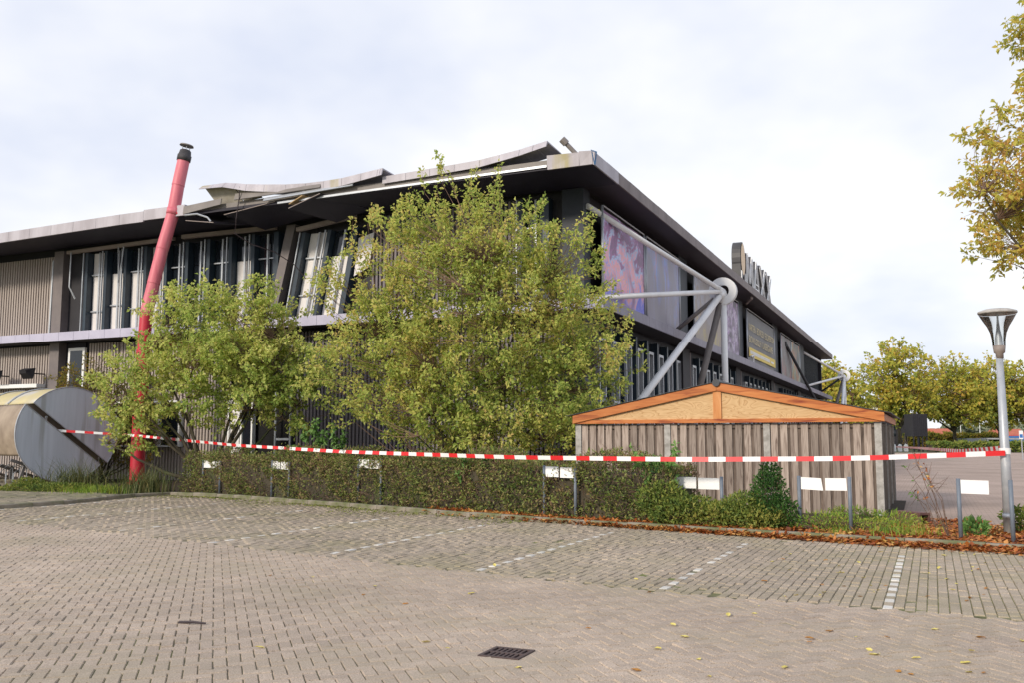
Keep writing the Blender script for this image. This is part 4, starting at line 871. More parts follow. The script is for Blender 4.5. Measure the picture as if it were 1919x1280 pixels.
# ------------------------------------------------------------------ drain
dr = thing('drain_grate', 'rusty cast iron drain grate set in the lane paving', 'drain', (GRATE[0], GRATE[1], 0), TH)
struct(sheet('drain_pit', [(GRATE[0]+CT*a-ST*b, GRATE[1]+ST*a+CT*b) for a, b in ((-.2, -.2), (.2, -.2), (.2, .2), (-.2, .2))], -.011, M['black']))
m = MB(); h = .165
m.box(-h, h, -h, -h+.028, -.03, .006).box(-h, h, h-.028, h, -.03, .006).box(-h, -h+.028, -h+.028, h-.028, -.03, .006).box(h-.028, h, -h+.028, h-.028, -.03, .006); m.build('rim', M['iron'], dr)
MB().box(-h+.028, h-.028, -.014, .014, -.03, .005).build('cross_bar', M['iron'], dr)
for q in range(6):
    x = -h+.028+(q+1)*(2*h-.056)/7
    for s_ in (-1, 1): MB().box(x-.009, x+.009, min(s_*.014, s_*(h-.028)), max(s_*.014, s_*(h-.028)), -.03, .004).build('grate_bar', M['iron'], dr)
MB().box(-.32, .32, -.32, -.168, -.03, -.003).box(-.32, .32, .168, .32, -.03, -.003).box(-.32, -.168, -.168, .168, -.03, -.003).box(.168, .32, -.168, .168, -.03, -.003).build('surround', M['paver'], dr)
st = MB().path([(-2.93, 8.45, .012), (-2.8, 8.42, .02), (-2.68, 8.4, .012)], [.014, .012, .008], 6).build('dark_stick', M['cable']); tag(st, 'dark stick lying on the lane paving left of centre', 'stick')

# ------------------------------------------------------------------ foliage
def leaves(P, D, S, mat, name, parent, wid=.55, fold=.18, seed=0):
    """one folded leaf per row: base P, direction D (unit), length S"""
    r = np.random.default_rng(seed); n = len(P)
    a = r.normal(size=(n, 3))*.75+(np.array([sdir.x, sdir.y, sdir.z])*.75+np.array([0, 0, .45])); s_ = np.cross(D, a); s_ /= np.linalg.norm(s_, axis=1)[:, None]+1e-9; nn = np.cross(s_, D)
    L = S[:, None]
    V = np.stack([P, P+D*L*.45+s_*L*wid*.5+nn*L*fold, P+D*L-nn*L*fold*.6, P+D*L*.45-s_*L*wid*.5+nn*L*fold], 1).reshape(-1, 3)
    F = np.arange(n*4).reshape(-1, 4)
    return npmesh(name, V, F, mat, parent)
def unit(v): return v/(np.linalg.norm(v, axis=-1, keepdims=True)+1e-9)
def in_ell(r, ell, n, shell=2.4):
    w = np.array([e[3]*e[4]*e[5] for e in ell])**.85; idx = r.choice(len(ell), n, p=w/w.sum()); E = np.array(ell)[idx]
    d = unit(r.normal(size=(n, 3))); rad = r.random(n)**(1/shell)
    return E[:, :3]+d*E[:, 3:]*rad[:, None], d
def tree(name, label, cat, base, ell, stems, n_spray, spray_len, per, leaf, mat, seed, up=.6, bark='bark', trunk_h=0., trunk_r=.2, limb_r=.07, droop=0., group=None, twig_r=.005, extra=None, spread=.10, wid=.55):
    """ell: ellipsoids (cx,cy,cz,rx,ry,rz) relative to the base; stems: number of limbs"""
    r = np.random.default_rng(seed); t = thing(name, label, cat, base, 0, group)
    wood = MB(); LP = []
    b0 = np.array([0, 0, trunk_h])
    if trunk_h: wood.path([(0, 0, -.05), (0.02, 0, trunk_h*.5), (0, 0, trunk_h+.1)], [trunk_r*1.2, trunk_r*.95, trunk_r*.8], 10)
    top = max(e[2]+e[5]*.8 for e in ell)
    for q in range(stems):
        tgt = in_ell(r, ell, 1, 1.5)[0][0]; tgt[2] = max(tgt[2], trunk_h+1)
        st_ = b0+np.r_[r.normal(0, .12 if not trunk_h else .03, 2), 0]
        mid = st_*.55+tgt*.45; mid[:2] = st_[:2]+(tgt[:2]-st_[:2])*(.35+.25*r.random()); mid += r.normal(0, .15, 3)
        ts = np.linspace(0, 1, 9)[:, None]; C_ = (1-ts)**2*st_+2*ts*(1-ts)*mid+ts**2*tgt; C_[1:-1] += r.normal(0, .04, (7, 3))
        wood.path([tuple(c) for c in C_], list(limb_r*(1-ts[:, 0]*.85)), 6, cap=False); LP.append(C_)
    LP = np.concatenate(LP)
    Pb, d = in_ell(r, ell, n_spray)
    if extra is not None: Pb = np.concatenate([Pb, extra]); d = np.concatenate([d, np.tile([[0, 0, 1.]], (len(extra), 1))])
    keep = Pb[:, 2] > .15; Pb, d = Pb[keep], d[keep]; n_spray = len(Pb)
    sd = unit(d*.7+np.array([0, 0, up])+r.normal(0, .45, (n_spray, 3))); sl = spray_len*(.6+.8*r.random(n_spray))
    LPs, LDs, LSs = [], [], []
    tw = MB()
    for q in range(n_spray):
        dist = np.linalg.norm(LP-Pb[q], axis=1)+np.maximum(0, LP[:, 2]-Pb[q, 2])*1.5; a = LP[np.argmin(dist)]
        e = Pb[q]+sd[q]*sl[q]-np.array([0, 0, droop*sl[q]])
        mid = (a+Pb[q])/2+np.array([0, 0, -.08*np.linalg.norm(a-Pb[q])])+r.normal(0, .05, 3)
        tw.path([tuple(a), tuple(mid), tuple(Pb[q]), tuple((Pb[q]+e)/2+r.normal(0, .02, 3)), tuple(e)], [twig_r*2.2, twig_r*1.7, twig_r*1.2, twig_r, twig_r*.5], 3, cap=False)
        f = r.random(per)**.8; c = Pb[q]+(e-Pb[q])*f[:, None]
        ld = unit(sd[q]*.4+r.normal(0, .8, (per, 3))+np.array([0, 0, -.3]))
        LPs.append(c+ld*r.random((per, 1))*spread); LDs.append(ld); LSs.append(leaf*(.45+1.0*r.random(per)))
    wood.build('trunk', M[bark], t, True); tw.build('twigs', M['twig' if bark == 'bark' else bark], t)
    leaves(np.concatenate(LPs), np.concatenate(LDs), np.concatenate(LSs), M[mat], 'crown', t, wid=wid, seed=seed)
    return t
# field maple in front of the left facade (many stems from one stool)
tree('maple_tree', 'yellow green many-stemmed maple beside the red flue', 'tree', (-9.6, 30.4, .05),
     [(-.1, 0, 4.9, 2.3, 1.8, 1.55), (-2.2, -.2, 3.4, 1.5, 1.3, 1.25), (.3, -.3, 3.3, 2.7, 1.8, 1.3), (2.6, 0, 3.2, 1.3, 1.2, 1.3), (-2.7, -.2, 1.9, .8, .8, .8), (1.6, .2, 4.3, 1.9, 1.4, 1.3), (-1.1, 0, 6.0, .9, .8, .7), (.9, 0, 6.2, .9, .8, .6), (2.0, 0, 5.6, .7, .7, .5)],
     12, 800, .5, 40, .105, 'maple', 21, .35, limb_r=.085, spread=.14, wid=.8)
rs_ = np.random.default_rng(3)
shoots = np.stack([rs_.uniform(-2.8, 2.2, 110), rs_.uniform(-1.4, .6, 110), rs_.uniform(6.3, 8.1, 110)], 1); shoots[:, 2] -= np.abs(shoots[:, 0]+.5)*.3
tall = np.array([[-.85, -.4, 8.4], [-.8, -.4, 8.8], [-1.35, -.3, 8.2], [-.15, -.3, 8.5], [.5, -.3, 8.3], [2.6, -.2, 7.3], [3.0, -.2, 7.0], [2.85, -.2, 6.6], [-3.3, -.3, 6.9], [-3.7, -.3, 6.4]])
big = tree('serviceberry_tree', 'tall loose green and yellow shrub tree hiding the hall corner', 'tree', (-1.0, 24.9, .05),
     [(-.2, 0, 4.6, 3.1, 2.3, 2.2), (.3, 0, 2.6, 3.5, 2.2, 1.6), (.6, -.2, 1.5, 3.0, 1.8, 1.1), (-2.4, 0, 3.4, 1.8, 1.6, 1.7), (2.6, .2, 3.6, 1.7, 1.5, 1.7), (-.4, 0, 6.3, 2.2, 1.7, 1.4), (2.4, 0, 5.6, 1.1, 1.1, 1.5), (3.2, -.1, 2.6, 1.0, 1.0, 1.0), (-3.2, 0, 5.3, .8, .8, 1.2)],
     16, 1480, .6, 46, .095, 'thorn', 22, .75, limb_r=.06, spread=.12, extra=np.concatenate([shoots, tall]), wid=.62)
tree('privet_shrub', 'olive brown feathery shrub behind the round shelter', 'shrub', (-15.6, 36.0, .05), [(0, 0, 2.6, 2.0, 1.0, 1.4), (-.9, 0, 3.6, 1.0, .7, .9), (1.2, 0, 1.7, 1.1, .9, 1.5)], 9, 330, .5, 30, .085, 'olive', 23, .8, limb_r=.04)
# autumn tree whose trunk stands outside the picture
tree('cherry_tree', 'orange and yellow autumn tree reaching in from the right edge', 'tree', (12.35, 19.0, .35), [(.5, 0, 6.2, 2.2, 2.2, 1.7), (.5, 0, 8.4, 1.7, 1.8, 1.7), (-1.9, -.3, 6.35, 1.45, .9, .42), (-1.7, -.2, 7.45, 1.15, .8, .42), (-1.5, -.2, 5.2, 1.25, .9, .38), (-.6, -.2, 8.6, .9, .8, .5), (0, 0, 10, 1.3, 1.3, 1.3)],
     9, 1700, .5, 30, .12, 'cherry', 24, .25, trunk_h=2.6, trunk_r=.16, limb_r=.08, wid=.5)
# far trees round the car park
for q, (bx0, Y, hh, wd, lab, sd_) in enumerate([(61.0, 148, 17.6, 6.6, 'broad green maple left of the black tower', 31), (72.5, 154, 15.3, 6.6, 'yellowing maple in the middle of the far row', 32), (81.5, 157, 15.8, 6.6, 'green maple just left of the lamp pole', 33), (89.5, 158, 14.6, 6.0, 'bright yellow maple right of the lamp pole', 34), (44.8, 132, 12.5, 5.2, 'green tree behind the small distant strut frame', 35)]):
    tree('maple_tree', lab, 'tree', (bx0, Y, 0), [(0, 0, hh*.62, wd*.9, wd*.9, hh*.30), (-wd*.35, -.5, hh*.48, wd*.6, wd*.6, hh*.17), (wd*.4, -.3, hh*.5, wd*.6, wd*.6, hh*.18), (0, 0, hh*.85, wd*.5, wd*.5, hh*.13), (wd*.2, -1, hh*.38, wd*.7, wd*.6, hh*.1)],
         8, 420, 1.2, 20, .46, 'fartree', sd_, .4, trunk_h=hh*.2, trunk_r=.32, limb_r=.2, twig_r=.03, group='maples at the end of the car park', spread=.5, wid=.8)

def scatter_hedge(name, label, path, wid_, zt, n, leaf, mat, seed, cat='hedge', twigs=900, rough=.09, core=True):
    r = np.random.default_rng(seed); P = np.array(path, float); sg_ = np.r_[0, np.cumsum(np.linalg.norm(np.diff(P, axis=0), axis=1))]
    t = thing(name, label, cat, (P[0, 0], P[0, 1], .05)); O = np.array([P[0, 0], P[0, 1], .05])
    def frame(s_):
        x = np.interp(s_, sg_, P[:, 0]); y = np.interp(s_, sg_, P[:, 1]); e = .3
        dx = np.interp(s_+e, sg_, P[:, 0])-np.interp(s_-e, sg_, P[:, 0]); dy = np.interp(s_+e, sg_, P[:, 1])-np.interp(s_-e, sg_, P[:, 1]); l_ = np.hypot(dx, dy)
        return x, y, -dy/l_, dx/l_
    def pts(n_, inset):
        s_ = r.random(n_)*sg_[-1]; x, y, nx, ny = frame(s_); u = r.random(n_)
        H_ = zt*(1+.05*np.sin(s_*1.7)+.05*np.sin(s_*4.1+1)+.03*np.sin(s_*8.3))+np.where(r.random(n_) < .03, .18*r.random(n_), 0); per_ = H_*2+wid_; a = u*per_
        off = np.where(a < H_, 0, np.where(a < H_+wid_, a-H_, wid_)); z = np.where(a < H_, a, np.where(a < H_+wid_, H_, per_-a))
        nr = np.stack([np.where(a < H_, -nx, np.where(a < H_+wid_, 0, nx)), np.where(a < H_, -ny, np.where(a < H_+wid_, 0, ny)), np.where((a >= H_) & (a < H_+wid_), 1., .15)], 1)
        bulge = (.10*np.sin(s_*2.3+z*3)+.08*np.sin(s_*5.1+z*6)+.05*np.sin(s_*9.7-z*7)+.03*np.sin(s_*17+z*13))*(1 if zt < 2 else 1.5)
        p = np.stack([x+nx*off, y+ny*off, np.maximum(z, .04)], 1)+nr*(bulge[:, None]-np.abs(r.normal(0, rough, n_))[:, None]+inset)
        # round the shoulders
        return p-O, unit(nr+r.normal(0, .75, (n_, 3)))
    p, d = pts(n, .05)
    if core and zt < 1.5 and leaf < .1:      # bare woody patches
        kp_ = (np.sin(p[:, 0]*2.1+p[:, 2]*4)*np.sin(p[:, 1]*1.7-p[:, 2]*2.5) < .45) | (r.random(n) < .3); p, d = p[kp_], d[kp_]; n = len(p)
    leaves(p, d, leaf*(.6+.8*r.random(n)), M[mat], 'foliage', t, seed=seed)
    if twigs:
        p, d = pts(twigs, .03); m = MB()
        for a, b in zip(p, d): m.path([tuple(a-b*.1), tuple(a+b*.1+r.normal(0, .02, 3))], .005, 3, cap=False)
        m.build('twigs', M['twig'], t)
    if core:
        m = MB(); ss = np.linspace(.1, sg_[-1]-.1, 40); x, y, nx, ny = frame(ss); vs_ = []
        for q in range(40):
            for o_, z in ((.16, 0), (.16, zt-.2), (wid_-.16, zt-.2), (wid_-.16, 0)): vs_.append((x[q]+nx[q]*o_-O[0], y[q]+ny[q]*o_-O[1], z-.02))
        fs = [(0, 1, 2, 3), (159, 158, 157, 156)]
        for q in range(39):
            for w in range(3): fs.append((q*4+w, q*4+4+w, q*4+5+w, q*4+1+w))
        m.add(vs_, fs).build('branch_core', M['bark'], t)
    return t
hp = [(x+.32, y+.36) for x, y in ((-10.3, 28.4), (-8.4, 26.9), (-6.47, 25.27), (-3.92, 22.86), (-.89, 20.0), (.43, 18.83), (2.6, 17.15))]
scatter_hedge('clipped_hedge', 'long clipped dark green and brown hedge along the kerb', hp, 1.25, 1.14, 60000, .066, 'hedge', 41, twigs=7000, rough=.13)
def bush(name, label, base, ell, n, leaf, mat, seed, cat='shrub', group=None, twig=60, wid=.5):
    r = np.random.default_rng(seed); t = thing(name, label, cat, base, 0, group)
    p, d = in_ell(r, ell, n, 3.2); k_ = p[:, 2] > .0; p, d = p[k_], d[k_]
    ld = unit(d*.6+np.array([0, 0, .5])+r.normal(0, .6, p.shape)); leaves(p, ld, leaf*(.6+.8*r.random(len(p))), M[mat], 'foliage', t, wid=wid, seed=seed)
    m = MB()
    for q in range(twig):
        e = p[r.integers(len(p))]; m.path([(e[0]*.2, e[1]*.2, 0), tuple(e*.55+r.normal(0, .03, 3)), tuple(e)], [.01, .007, .004], 3, cap=False)
    m.build('stems', M['twig'], t); return t
bush('low_shrub', 'spreading green shrub at the right end of the clipped hedge', (3.2, 17.4, .05), [(0, 0, .25, .75, .5, .3), (-.4, .2, .45, .5, .4, .35), (.6, -.3, .2, .5, .4, .26)], 5200, .07, 'shrub', 51)
bush('low_shrub', 'rounded yellow green shrub left of the pointed evergreen', (4.15, 16.85, .05), [(0, 0, .32, .45, .4, .32), (.2, -.2, .2, .5, .4, .22)], 3800, .06, 'shrub', 52)
bush('evergreen_shrub', 'pointed dark evergreen shrub in front of the shed', (4.55, 16.75, .05), [(0, 0, .55, .33, .3, .5), (.02, 0, .95, .2, .2, .25), (.1, -.1, .3, .4, .35, .3)], 4200, .055, 'dgreen', 53)
bush('dry_shrub', 'low straw coloured shrub between the posts of the split sign', (5.5, 16.5, .05), [(0, 0, .12, .7, .4, .2), (.7, -.3, .08, .5, .35, .15)], 1500, .07, 'grass', 54, twig=220, wid=.25)
bush('weed_clump', 'grassy weed clump at the foot of the shed corner', (6.9, 17.3, .05), [(0, 0, .08, .6, .5, .17), (-.7, .1, .14, .5, .4, .2)], 1300, .09, 'grass', 55, twig=60, wid=.2)
bush('weed_clump', 'small leafy weed beside the base of the street lamp', (8.55, 15.9, .05), [(0, 0, .2, .3, .3, .25)], 500, .09, 'shrub', 56, twig=14)
bush('weed_clump', 'small green weed between the last sign and the lamp', (7.45, 15.3, .05), [(0, 0, .13, .2, .2, .16)], 240, .09, 'sapling', 57, twig=8)
bush('ground_cover', 'low bright green ground cover in front of the round shelter', (-13.6, 28.55, .06), [(-1.1, .5, .05, 1.1, .6, .2), (0, 0, .05, 1.2, .5, .2), (-1.3, .6, .2, .5, .3, .2)], 6500, .075, 'shrub', 58, twig=30)
def blades(name, label, base, n, L, spread, mat, seed, cat='grass', lean=.6, w=.012):
    r = np.random.default_rng(seed); t = thing(name, label, cat, base); V, F = [], []
    for q in range(n):
        a = r.random()*6.283; d = np.array([math.cos(a), math.sin(a), 0]); o_ = np.r_[r.normal(0, spread, 2), 0]; l_ = L*(.5+.7*r.random()); ln = lean*(.3+r.random()); s_ = np.array([-d[1], d[0], 0])*w
        k0 = len(V)
        for u in (0, .35, .7, 1): c = o_+d*ln*l_*u*u+np.array([0, 0, l_*(u-.45*ln*u*u)]); V += [c-s_*(1-u*.9), c+s_*(1-u*.9)]
        F += [(k0+2*v, k0+2*v+1, k0+2*v+3, k0+2*v+2) for v in range(3)]
    tag(npmesh('blades', np.array(V), np.array(F), M[mat], t), None, None, kind='stuff'); return t
blades('sedge_clump', 'dark arching sedge clump in front of the round shelter', (-14.1, 30.6, .05), 420, 1.15, .42, 'sedge', 61, lean=.9)
blades('sedge_clump', 'arching sedge clump at the foot of the red flue', (-11.0, 28.2, .05), 460, .95, .38, 'sedge', 62, lean=.9)
blades('grass_patch', 'bright green grass patch between the two sedge clumps', (-12.2, 28.2, .06), 900, .3, .5, 'grass', 63, lean=.6, w=.01)
blades('grass_tuft', 'yellowish grass tuft by the kerb right of the split sign', (6.35, 15.55, .06), 240, .3, .28, 'grass', 64, lean=.8, w=.008)
blades('grass_tuft', 'small green tuft on the kerb below the split sign', (5.4, 15.75, .06), 120, .2, .12, 'grass', 65, lean=.8, w=.007)
def sapling(label, base, h, n, leaf, mat, seed, bare=False, lean=(0, 0)):
    r = np.random.default_rng(seed); t = thing('sapling', label, 'sapling', base); m = MB(); LPs, LDs = [], []
    for q in range(n):
        a = r.random()*6.283; e = np.array([math.cos(a)*.4*h*r.random()+lean[0]*h, math.sin(a)*.3*h*r.random()+lean[1]*h, h*(.55+.5*r.random())]); md = e*.5+np.r_[r.normal(0, .05, 2), .08*h]
        m.path([(0, 0, 0), tuple(md), tuple(e)], [.007, .005, .002], 4, cap=False)
        c = 5 if bare else 40
        f = .4+.6*r.random(c); LPs.append((md*(1-f[:, None])+e*f[:, None])); LDs.append(unit(r.normal(0, 1, (c, 3))+np.array([0, 0, -.2])))
        if bare:
            for w in range(3): f_ = .3+.6*r.random(); s_ = md*(1-f_)+e*f_; m.path([tuple(s_), tuple(s_+r.normal(0, .13*h, 3)+np.array([0, 0, .1]))], [.005, .002], 3, cap=False)
    m.build('stem', M['shootbark'], t); P_ = np.concatenate(LPs); leaves(P_, np.concatenate(LDs), leaf*(.6+.8*r.random(len(P_))), M[mat], 'leaves', t, wid=.45, seed=seed); return t
sapling('light green ash sapling growing through the hedge before the shed', (2.75, 17.9, .05), 1.45, 9, .12, 'sapling', 71)
sapling('blue green sapling behind the hedge against the grey cladding', (-5.9, 28.6, .05), 2.3, 8, .16, 'sapling', 72)
sapling('second blue green sapling just right behind the hedge', (-5.1, 28.0, .05), 1.9, 7, .16, 'sapling', 73)
sapling('leafy sapling rising in the middle of the hedge', (-.9, 21.0, .05), 1.35, 9, .11, 'sapling', 74)
sapling('bare reddish twiggy sapling left of the last sign', (6.9, 15.0, .05), 1.35, 6, .06, 'dry', 75, True, (-.25, .1))
sapling('thin bare sapling leaning over the car park edge', (7.35, 16.4, .05), 1.1, 4, .06, 'sapling', 76, True, (-.35, .1))

# fallen leaves: drift along the kerb, litter in the bed, single leaves on the paving
def litter(name, P, leaf, mat, seed, label=None, cat=None):
    r = np.random.default_rng(seed); n = len(P); d = unit(np.stack([r.normal(size=n), r.normal(size=n), r.normal(0, .25, n)], 1))
    s_ = unit(np.cross(d, np.stack([r.normal(0, .25, n), r.normal(0, .25, n), np.ones(n)], 1))); nn = np.cross(s_, d); L = (leaf*(.6+.8*r.random(n)))[:, None]
    V = np.stack([P, P+d*L*.45+s_*L*.36+nn*L*.08, P+d*L, P+d*L*.45-s_*L*.36+nn*L*.1], 1).reshape(-1, 3)
    o = npmesh(name, V, np.arange(4*n).reshape(-1, 4), M[mat]); return tag(o, label, cat, kind='stuff')
r = np.random.default_rng(81); kp = np.array(KERB[9:-1]); ks = np.r_[0, np.cumsum(np.linalg.norm(np.diff(kp, axis=0), axis=1))]
def along(s_, off):
    x = np.interp(s_, ks, kp[:, 0]); y = np.interp(s_, ks, kp[:, 1]); e = .2; dx = np.interp(s_+e, ks, kp[:, 0])-np.interp(s_-e, ks, kp[:, 0]); dy = np.interp(s_+e, ks, kp[:, 1])-np.interp(s_-e, ks, kp[:, 1]); l_ = np.hypot(dx, dy)+1e-9
    return x-dy/l_*off, y+dx/l_*off
n = 13000; s_ = ks[-1]*r.random(n)**.36; w_ = .02+.40*np.clip((s_-6)/9, 0, 1)**1.3; off = -np.abs(r.normal(0, 1, n))*w_*.5; thin = r.random(n) < np.clip((s_-1)/9, .03, 1)
x, y = along(s_, off); z = .012+.07*np.exp(off/(.12+w_*.3))*r.random(n)
litter('fallen_leaf_drift', np.stack([x, y, z], 1)[thin], .075, 'dry', 82, 'drift of brown fallen leaves along the foot of the kerb', 'leaves')
n = 15000; s_ = ks[-1]*(.12+.88*r.random(n)); off = .16+np.abs(r.normal(0, 1, n))*(.25+1.1*np.clip((s_-8)/4, 0, 1)); x, y = along(s_, off)
litter('bed_leaf_litter', np.stack([x, y, .065+.03*r.random(n)], 1), .08, 'dry', 83, 'brown and orange leaf litter on the planting bed', 'leaves')
n = 6500; x = 5.6+4.6*r.random(n); y = 14.3+3.9*r.random(n); kk = (y > np.interp(x, [p[0] for p in KERB], [p[1] for p in KERB])+.2) & (y < np.interp(x, [5.6, 7.6, 8.6, 10.6], [16.8, 17.6, 17.3, 16.2]))
litter('corner_leaf_litter', np.stack([x[kk], y[kk], .066+.035*r.random(kk.sum())], 1), .08, 'dry', 86, 'dense brown leaves covering the bed right of the shed', 'leaves')
n = 500; x, y = 7.75+.35*r.random(n)+r.random(n)*.9, 17.9+r.normal(0, .12, n); litter('leaf_heap', np.stack([x, y, .07+.1*r.random(n)*np.exp(-(x-7.75)*2)], 1), .08, 'dry', 84, 'small heap of orange leaves beside the plank box', 'leaves')
km = np.array(KERB[5:12]); k2 = np.r_[0, np.cumsum(np.linalg.norm(np.diff(km, axis=0), axis=1))]
n = 9000; s_ = k2[-1]*r.random(n)**1.15; x = np.interp(s_, k2, km[:, 0]); y = np.interp(s_, k2, km[:, 1]); e = np.abs(r.normal(0, 1, n))*(.45+.25*np.sin(s_*1.3))
keep = r.random(n) < .5+.5*np.sin(x*5.1)*np.sin(y*4.3)
litter('kerb_moss', np.stack([x-e*.64, y-e*.77, .004+.008*r.random(n)], 1)[keep], .045, 'moss', 87, 'thin green moss on the bay paving along the hedge kerb', 'moss')
lm = {}
for nm in ('yleaf', 'oleaf'):
    me = bpy.data.meshes.new('fallen_leaf'); me.from_pydata([(0, 0, .0), (.2, .3, .09), (.45, .36, .05), (.8, .16, .12), (1, 0, .03), (.8, -.2, .1), (.42, -.36, .13), (.15, -.26, .06), (.45, 0, .0)], [], [(0, 8, 1), (1, 8, 2), (2, 8, 3), (3, 8, 4), (4, 8, 5), (5, 8, 6), (6, 8, 7), (7, 8, 0)]); me.materials.append(M[nm]); lm[nm] = me
r = np.random.default_rng(85)
for q in range(95):
    if q < 60: Y = 6.5+6*r.random()**1.3; X = (-.3+.85*r.random()**.7)*Y
    else: Y = 9+5*r.random(); X = Y*(.25+.3*r.random())
    nm = 'yleaf' if r.random() < .68 else 'oleaf'
    o = link('fallen_leaf', lm[nm]); o.location = (X, Y, .006); o.rotation_euler = (r.normal(0, .15), r.normal(0, .15), r.random()*6.28); s_ = .045+.045*r.random(); o.scale = (s_, s_*.8, s_)
    tag(o, 'single pale yellow fallen leaf on the brick paving' if nm == 'yleaf' else 'single orange brown fallen leaf on the brick paving', 'leaf', 'yellow leaves scattered on the paving' if nm == 'yleaf' else 'orange leaves scattered on the paving')

# ------------------------------------------------------------------ far side of the car park
fh = thing('far_hall', 'low dark hall with a white roof band behind the trees', 'building', (66, 185, 0), R(-6))
MB().box(-16, 12, 0, 20, 0, 7.6).build('wall', M['walldark'], fh); MB().box(-16.3, 12.3, -.3, 20, 7.62, 9.4).build('roof_band', M['white'], fh)
for q in range(7): MB().box(-14+q*3.6, -12.4+q*3.6, -.06, -.003, 2.5, 4.5).build('window', M['glass'], fh)
tw = thing('black_tower', 'black box tower on posts beneath the far maple', 'tower', (59.8, 140, 0), R(8))
MB().box(0, 2.3, 0, 2.4, 2.25, 5.6).build('cabin', M['walldark'], tw)
for x in (.1, .8, 1.5, 2.2): MB().box(x-.08, x+.08, .1, .26, 0, 2.248).build('post', M['walldark'], tw); 
for x in (.1, 2.2): MB().box(x-.08, x+.08, 2.1, 2.26, 0, 2.248).build('post', M['walldark'], tw)
for x in np.arange(.15, 2.3, .3): MB().box(x, x+.03, -.03, -.002, 2.3, 5.55).build('cladding_batten', M['walldark'], tw)
for q, (px_, lb) in enumerate(((57.2, 'left one of three low white posts under the far maple'), (58.1, 'middle one of three low white posts under the far maple'), (59.0, 'right one of three low white posts under the far maple'))):
    t = thing('white_post', lb, 'bollard', (px_, 141, 0), 0, 'low white posts'); MB().box(-.28, .28, -.15, .15, 0, .75).build('body', M['white'], t); MB().hexa([(-.28, -.15, .752), (.28, -.15, .752), (.28, .15, .752), (-.28, .15, .752), (-.05, -.1, 1.15), (.2, -.1, 1.05), (.2, .1, 1.05), (-.05, .1, 1.15)]).build('head', M['white'], t)
scatter_hedge('low_hedge', 'low green hedge along the far end of the car park', [(60, 134), (78, 134), (110, 134)], 2.2, 1.15, 9000, .42, 'shrub', 91, twigs=0, rough=.12)
scatter_hedge('brown_hedge', 'tall brownish hedge behind the far maples', [(74, 176), (92, 176)], 2, 2.6, 5000, .5, 'olive', 92, twigs=0, rough=.15)
scatter_hedge('dark_hedge', 'dark clipped hedge behind the lamp post', [(86, 140), (112, 140)], 2, 2.1, 5000, .42, 'hedge', 93, twigs=0, rough=.12)
cn = thing('dark_canopy', 'low dark grey open-fronted canopy beyond the hedge', 'canopy', (73.5, 152, 0))
MB().box(0, 3.2, 0, 4, 0, 2.0).build('closed_bay', pm('slate_panel', (.13, .15, .18), None, 1, .6), cn); MB().box(3.22, 8.8, 3.6, 4, 0, 1.8).build('back_wall', M['walldark'], cn); MB().box(3.22, 9.0, -.2, 3.58, 1.82, 2.05).build('roof', pm('grey_roof', (.4, .41, .43), None, 1, .6), cn)
for x in (3.3, 8.7): MB().box(x, x+.12, -.1, .02, 0, 1.818).build('post', M['galv'], cn)
def house(label, X, Y, w, d, he, hr, rz=0):
    t = thing('house', label, 'house', (X, Y, 0), rz, 'red roofed houses beyond the car park'); MB().box(0, w, 0, d, 0, he).build('wall', M['housewall'], t)
    MB().add([(-.4, -.4, he), (w+.4, -.4, he), (w+.4, d/2, hr), (-.4, d/2, hr), (-.4, d+.4, he), (w+.4, d+.4, he)], [(0, 1, 2, 3), (3, 2, 5, 4), (0, 3, 4), (1, 5, 2), (0, 4, 5, 1)]).build('roof', M['redroof'], t)
    for q in range(int(w/3)): MB().box(1+q*3, 2.2+q*3, -.05, -.003, 1.2, 2.4).build('window', M['white'], t)
house('red roofed house left of the middle far maple', 131, 302, 11, 9, 3.0, 5.6); house('red roofed house gable just left of the trunk', 140, 300, 9, 12, 2.6, 5.2, R(70)); house('small red roofed house between the far maples', 158, 305, 9, 9, 3.0, 5.5)
sp_ = thing('red_shop_front', 'long low red hoarding with white panels beyond the car park', 'hoarding', (132, 262, 0))
MB().box(0, 66, 0, 6, 0, 3.2).build('wall', M['redshop'], sp_)
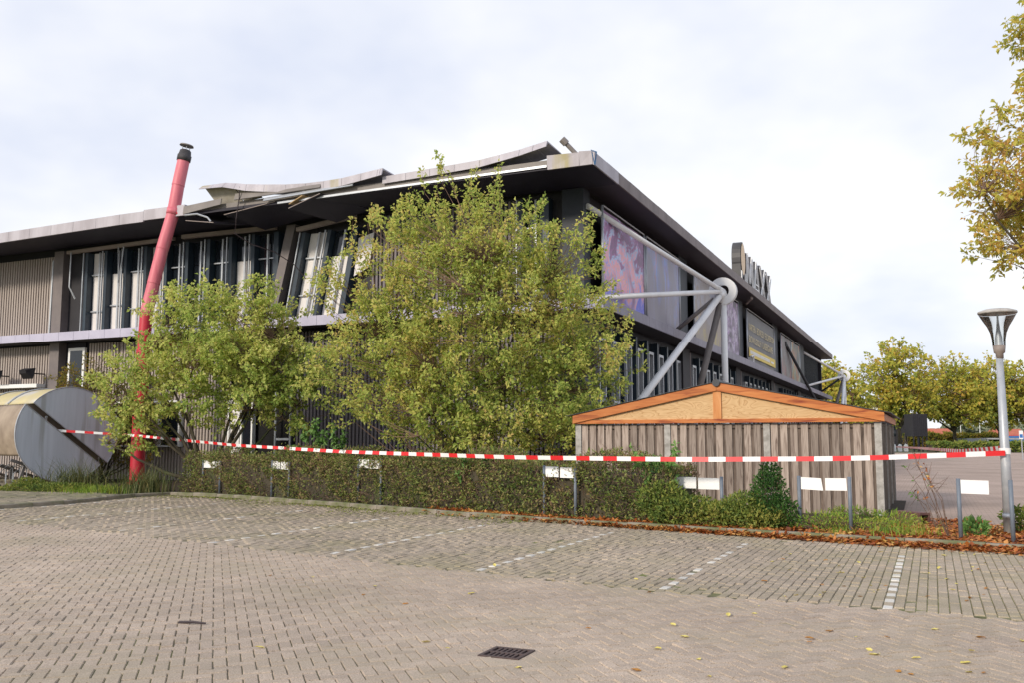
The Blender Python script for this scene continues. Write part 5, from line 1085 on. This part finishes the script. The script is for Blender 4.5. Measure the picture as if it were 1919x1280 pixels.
rr = np.random.default_rng(7)
for q in range(13): x = 1+q*5+rr.random()*1.5; MB().hexa([(x, -.06, .8), (x+2.4, -.06, .8), (x+2.4, -.004, .8), (x, -.004, .8), (x+.9, -.06, 2.7), (x+2.6, -.06, 2.7), (x+2.6, -.004, 2.7), (x+.9, -.004, 2.7)]).build('white_panel', M['white'], sp_)
bb = thing('blue_container', 'blue box container behind the lamp pole', 'container', (112, 208, 0)); MB().box(0, 2.6, 0, 4, 0, 2.7).build('body', M['bluebox'], bb)
for q in range(8): MB().box(.1+q*.32, .2+q*.32, -.05, -.002, .1, 2.6).build('rib', M['bluebox'], bb)
for q, (X, lb) in enumerate(((95.5, 'left white flagpole beyond the far maples'), (99.6, 'middle white flagpole beyond the far maples'), (105, 'right short white flagpole beyond the far maples'))):
    t = thing('flagpole', lb, 'flagpole', (X, 200, 0), 0, 'white flagpoles'); MB().path([(0, 0, 0), (0, 0, 6.0-q*.6)], [.1, .06], 8).build('mast', M['white'], t); MB().lathe([(0, 0), (.14, .05), (.1, .16), (0, .2)], 8, 0, (0, 0, 6.0-q*.6)).build('knob', M['white'], t)
rsn = thing('road_sign', 'slim white backed road sign right of the lamp pole', 'sign', (42.8, 79, 0)); MB().path([(0, 0, 0), (0, 0, 2.5)], .045, 8).build('pole', M['galv'], rsn); MB().box(-.22, .12, -.07, -.05, 1.75, 2.45).build('plate', M['signwhite'], rsn); MB().box(-.18, .08, -.075, -.071, 1.85, 2.15).build('blue_field', M['bluebox'], rsn)
r = np.random.default_rng(95); n = 9000; X = 150+r.random(n)*330-20; prof = 9+3*np.sin(X*.05)+2.5*np.sin(X*.13+1)+2*np.sin(X*.31); Z = prof*r.random(n)**.5; Yv = 520+r.normal(0, 6, n)
wood_far = leaves(np.stack([X, Yv, Z], 1), unit(r.normal(size=(n, 3))), 2.6*(.6+.8*r.random(n)), M['fwood'], 'far_wood', None, wid=.9, seed=96); tag(wood_far, 'hazy green wood along the horizon', 'wood', kind='stuff')
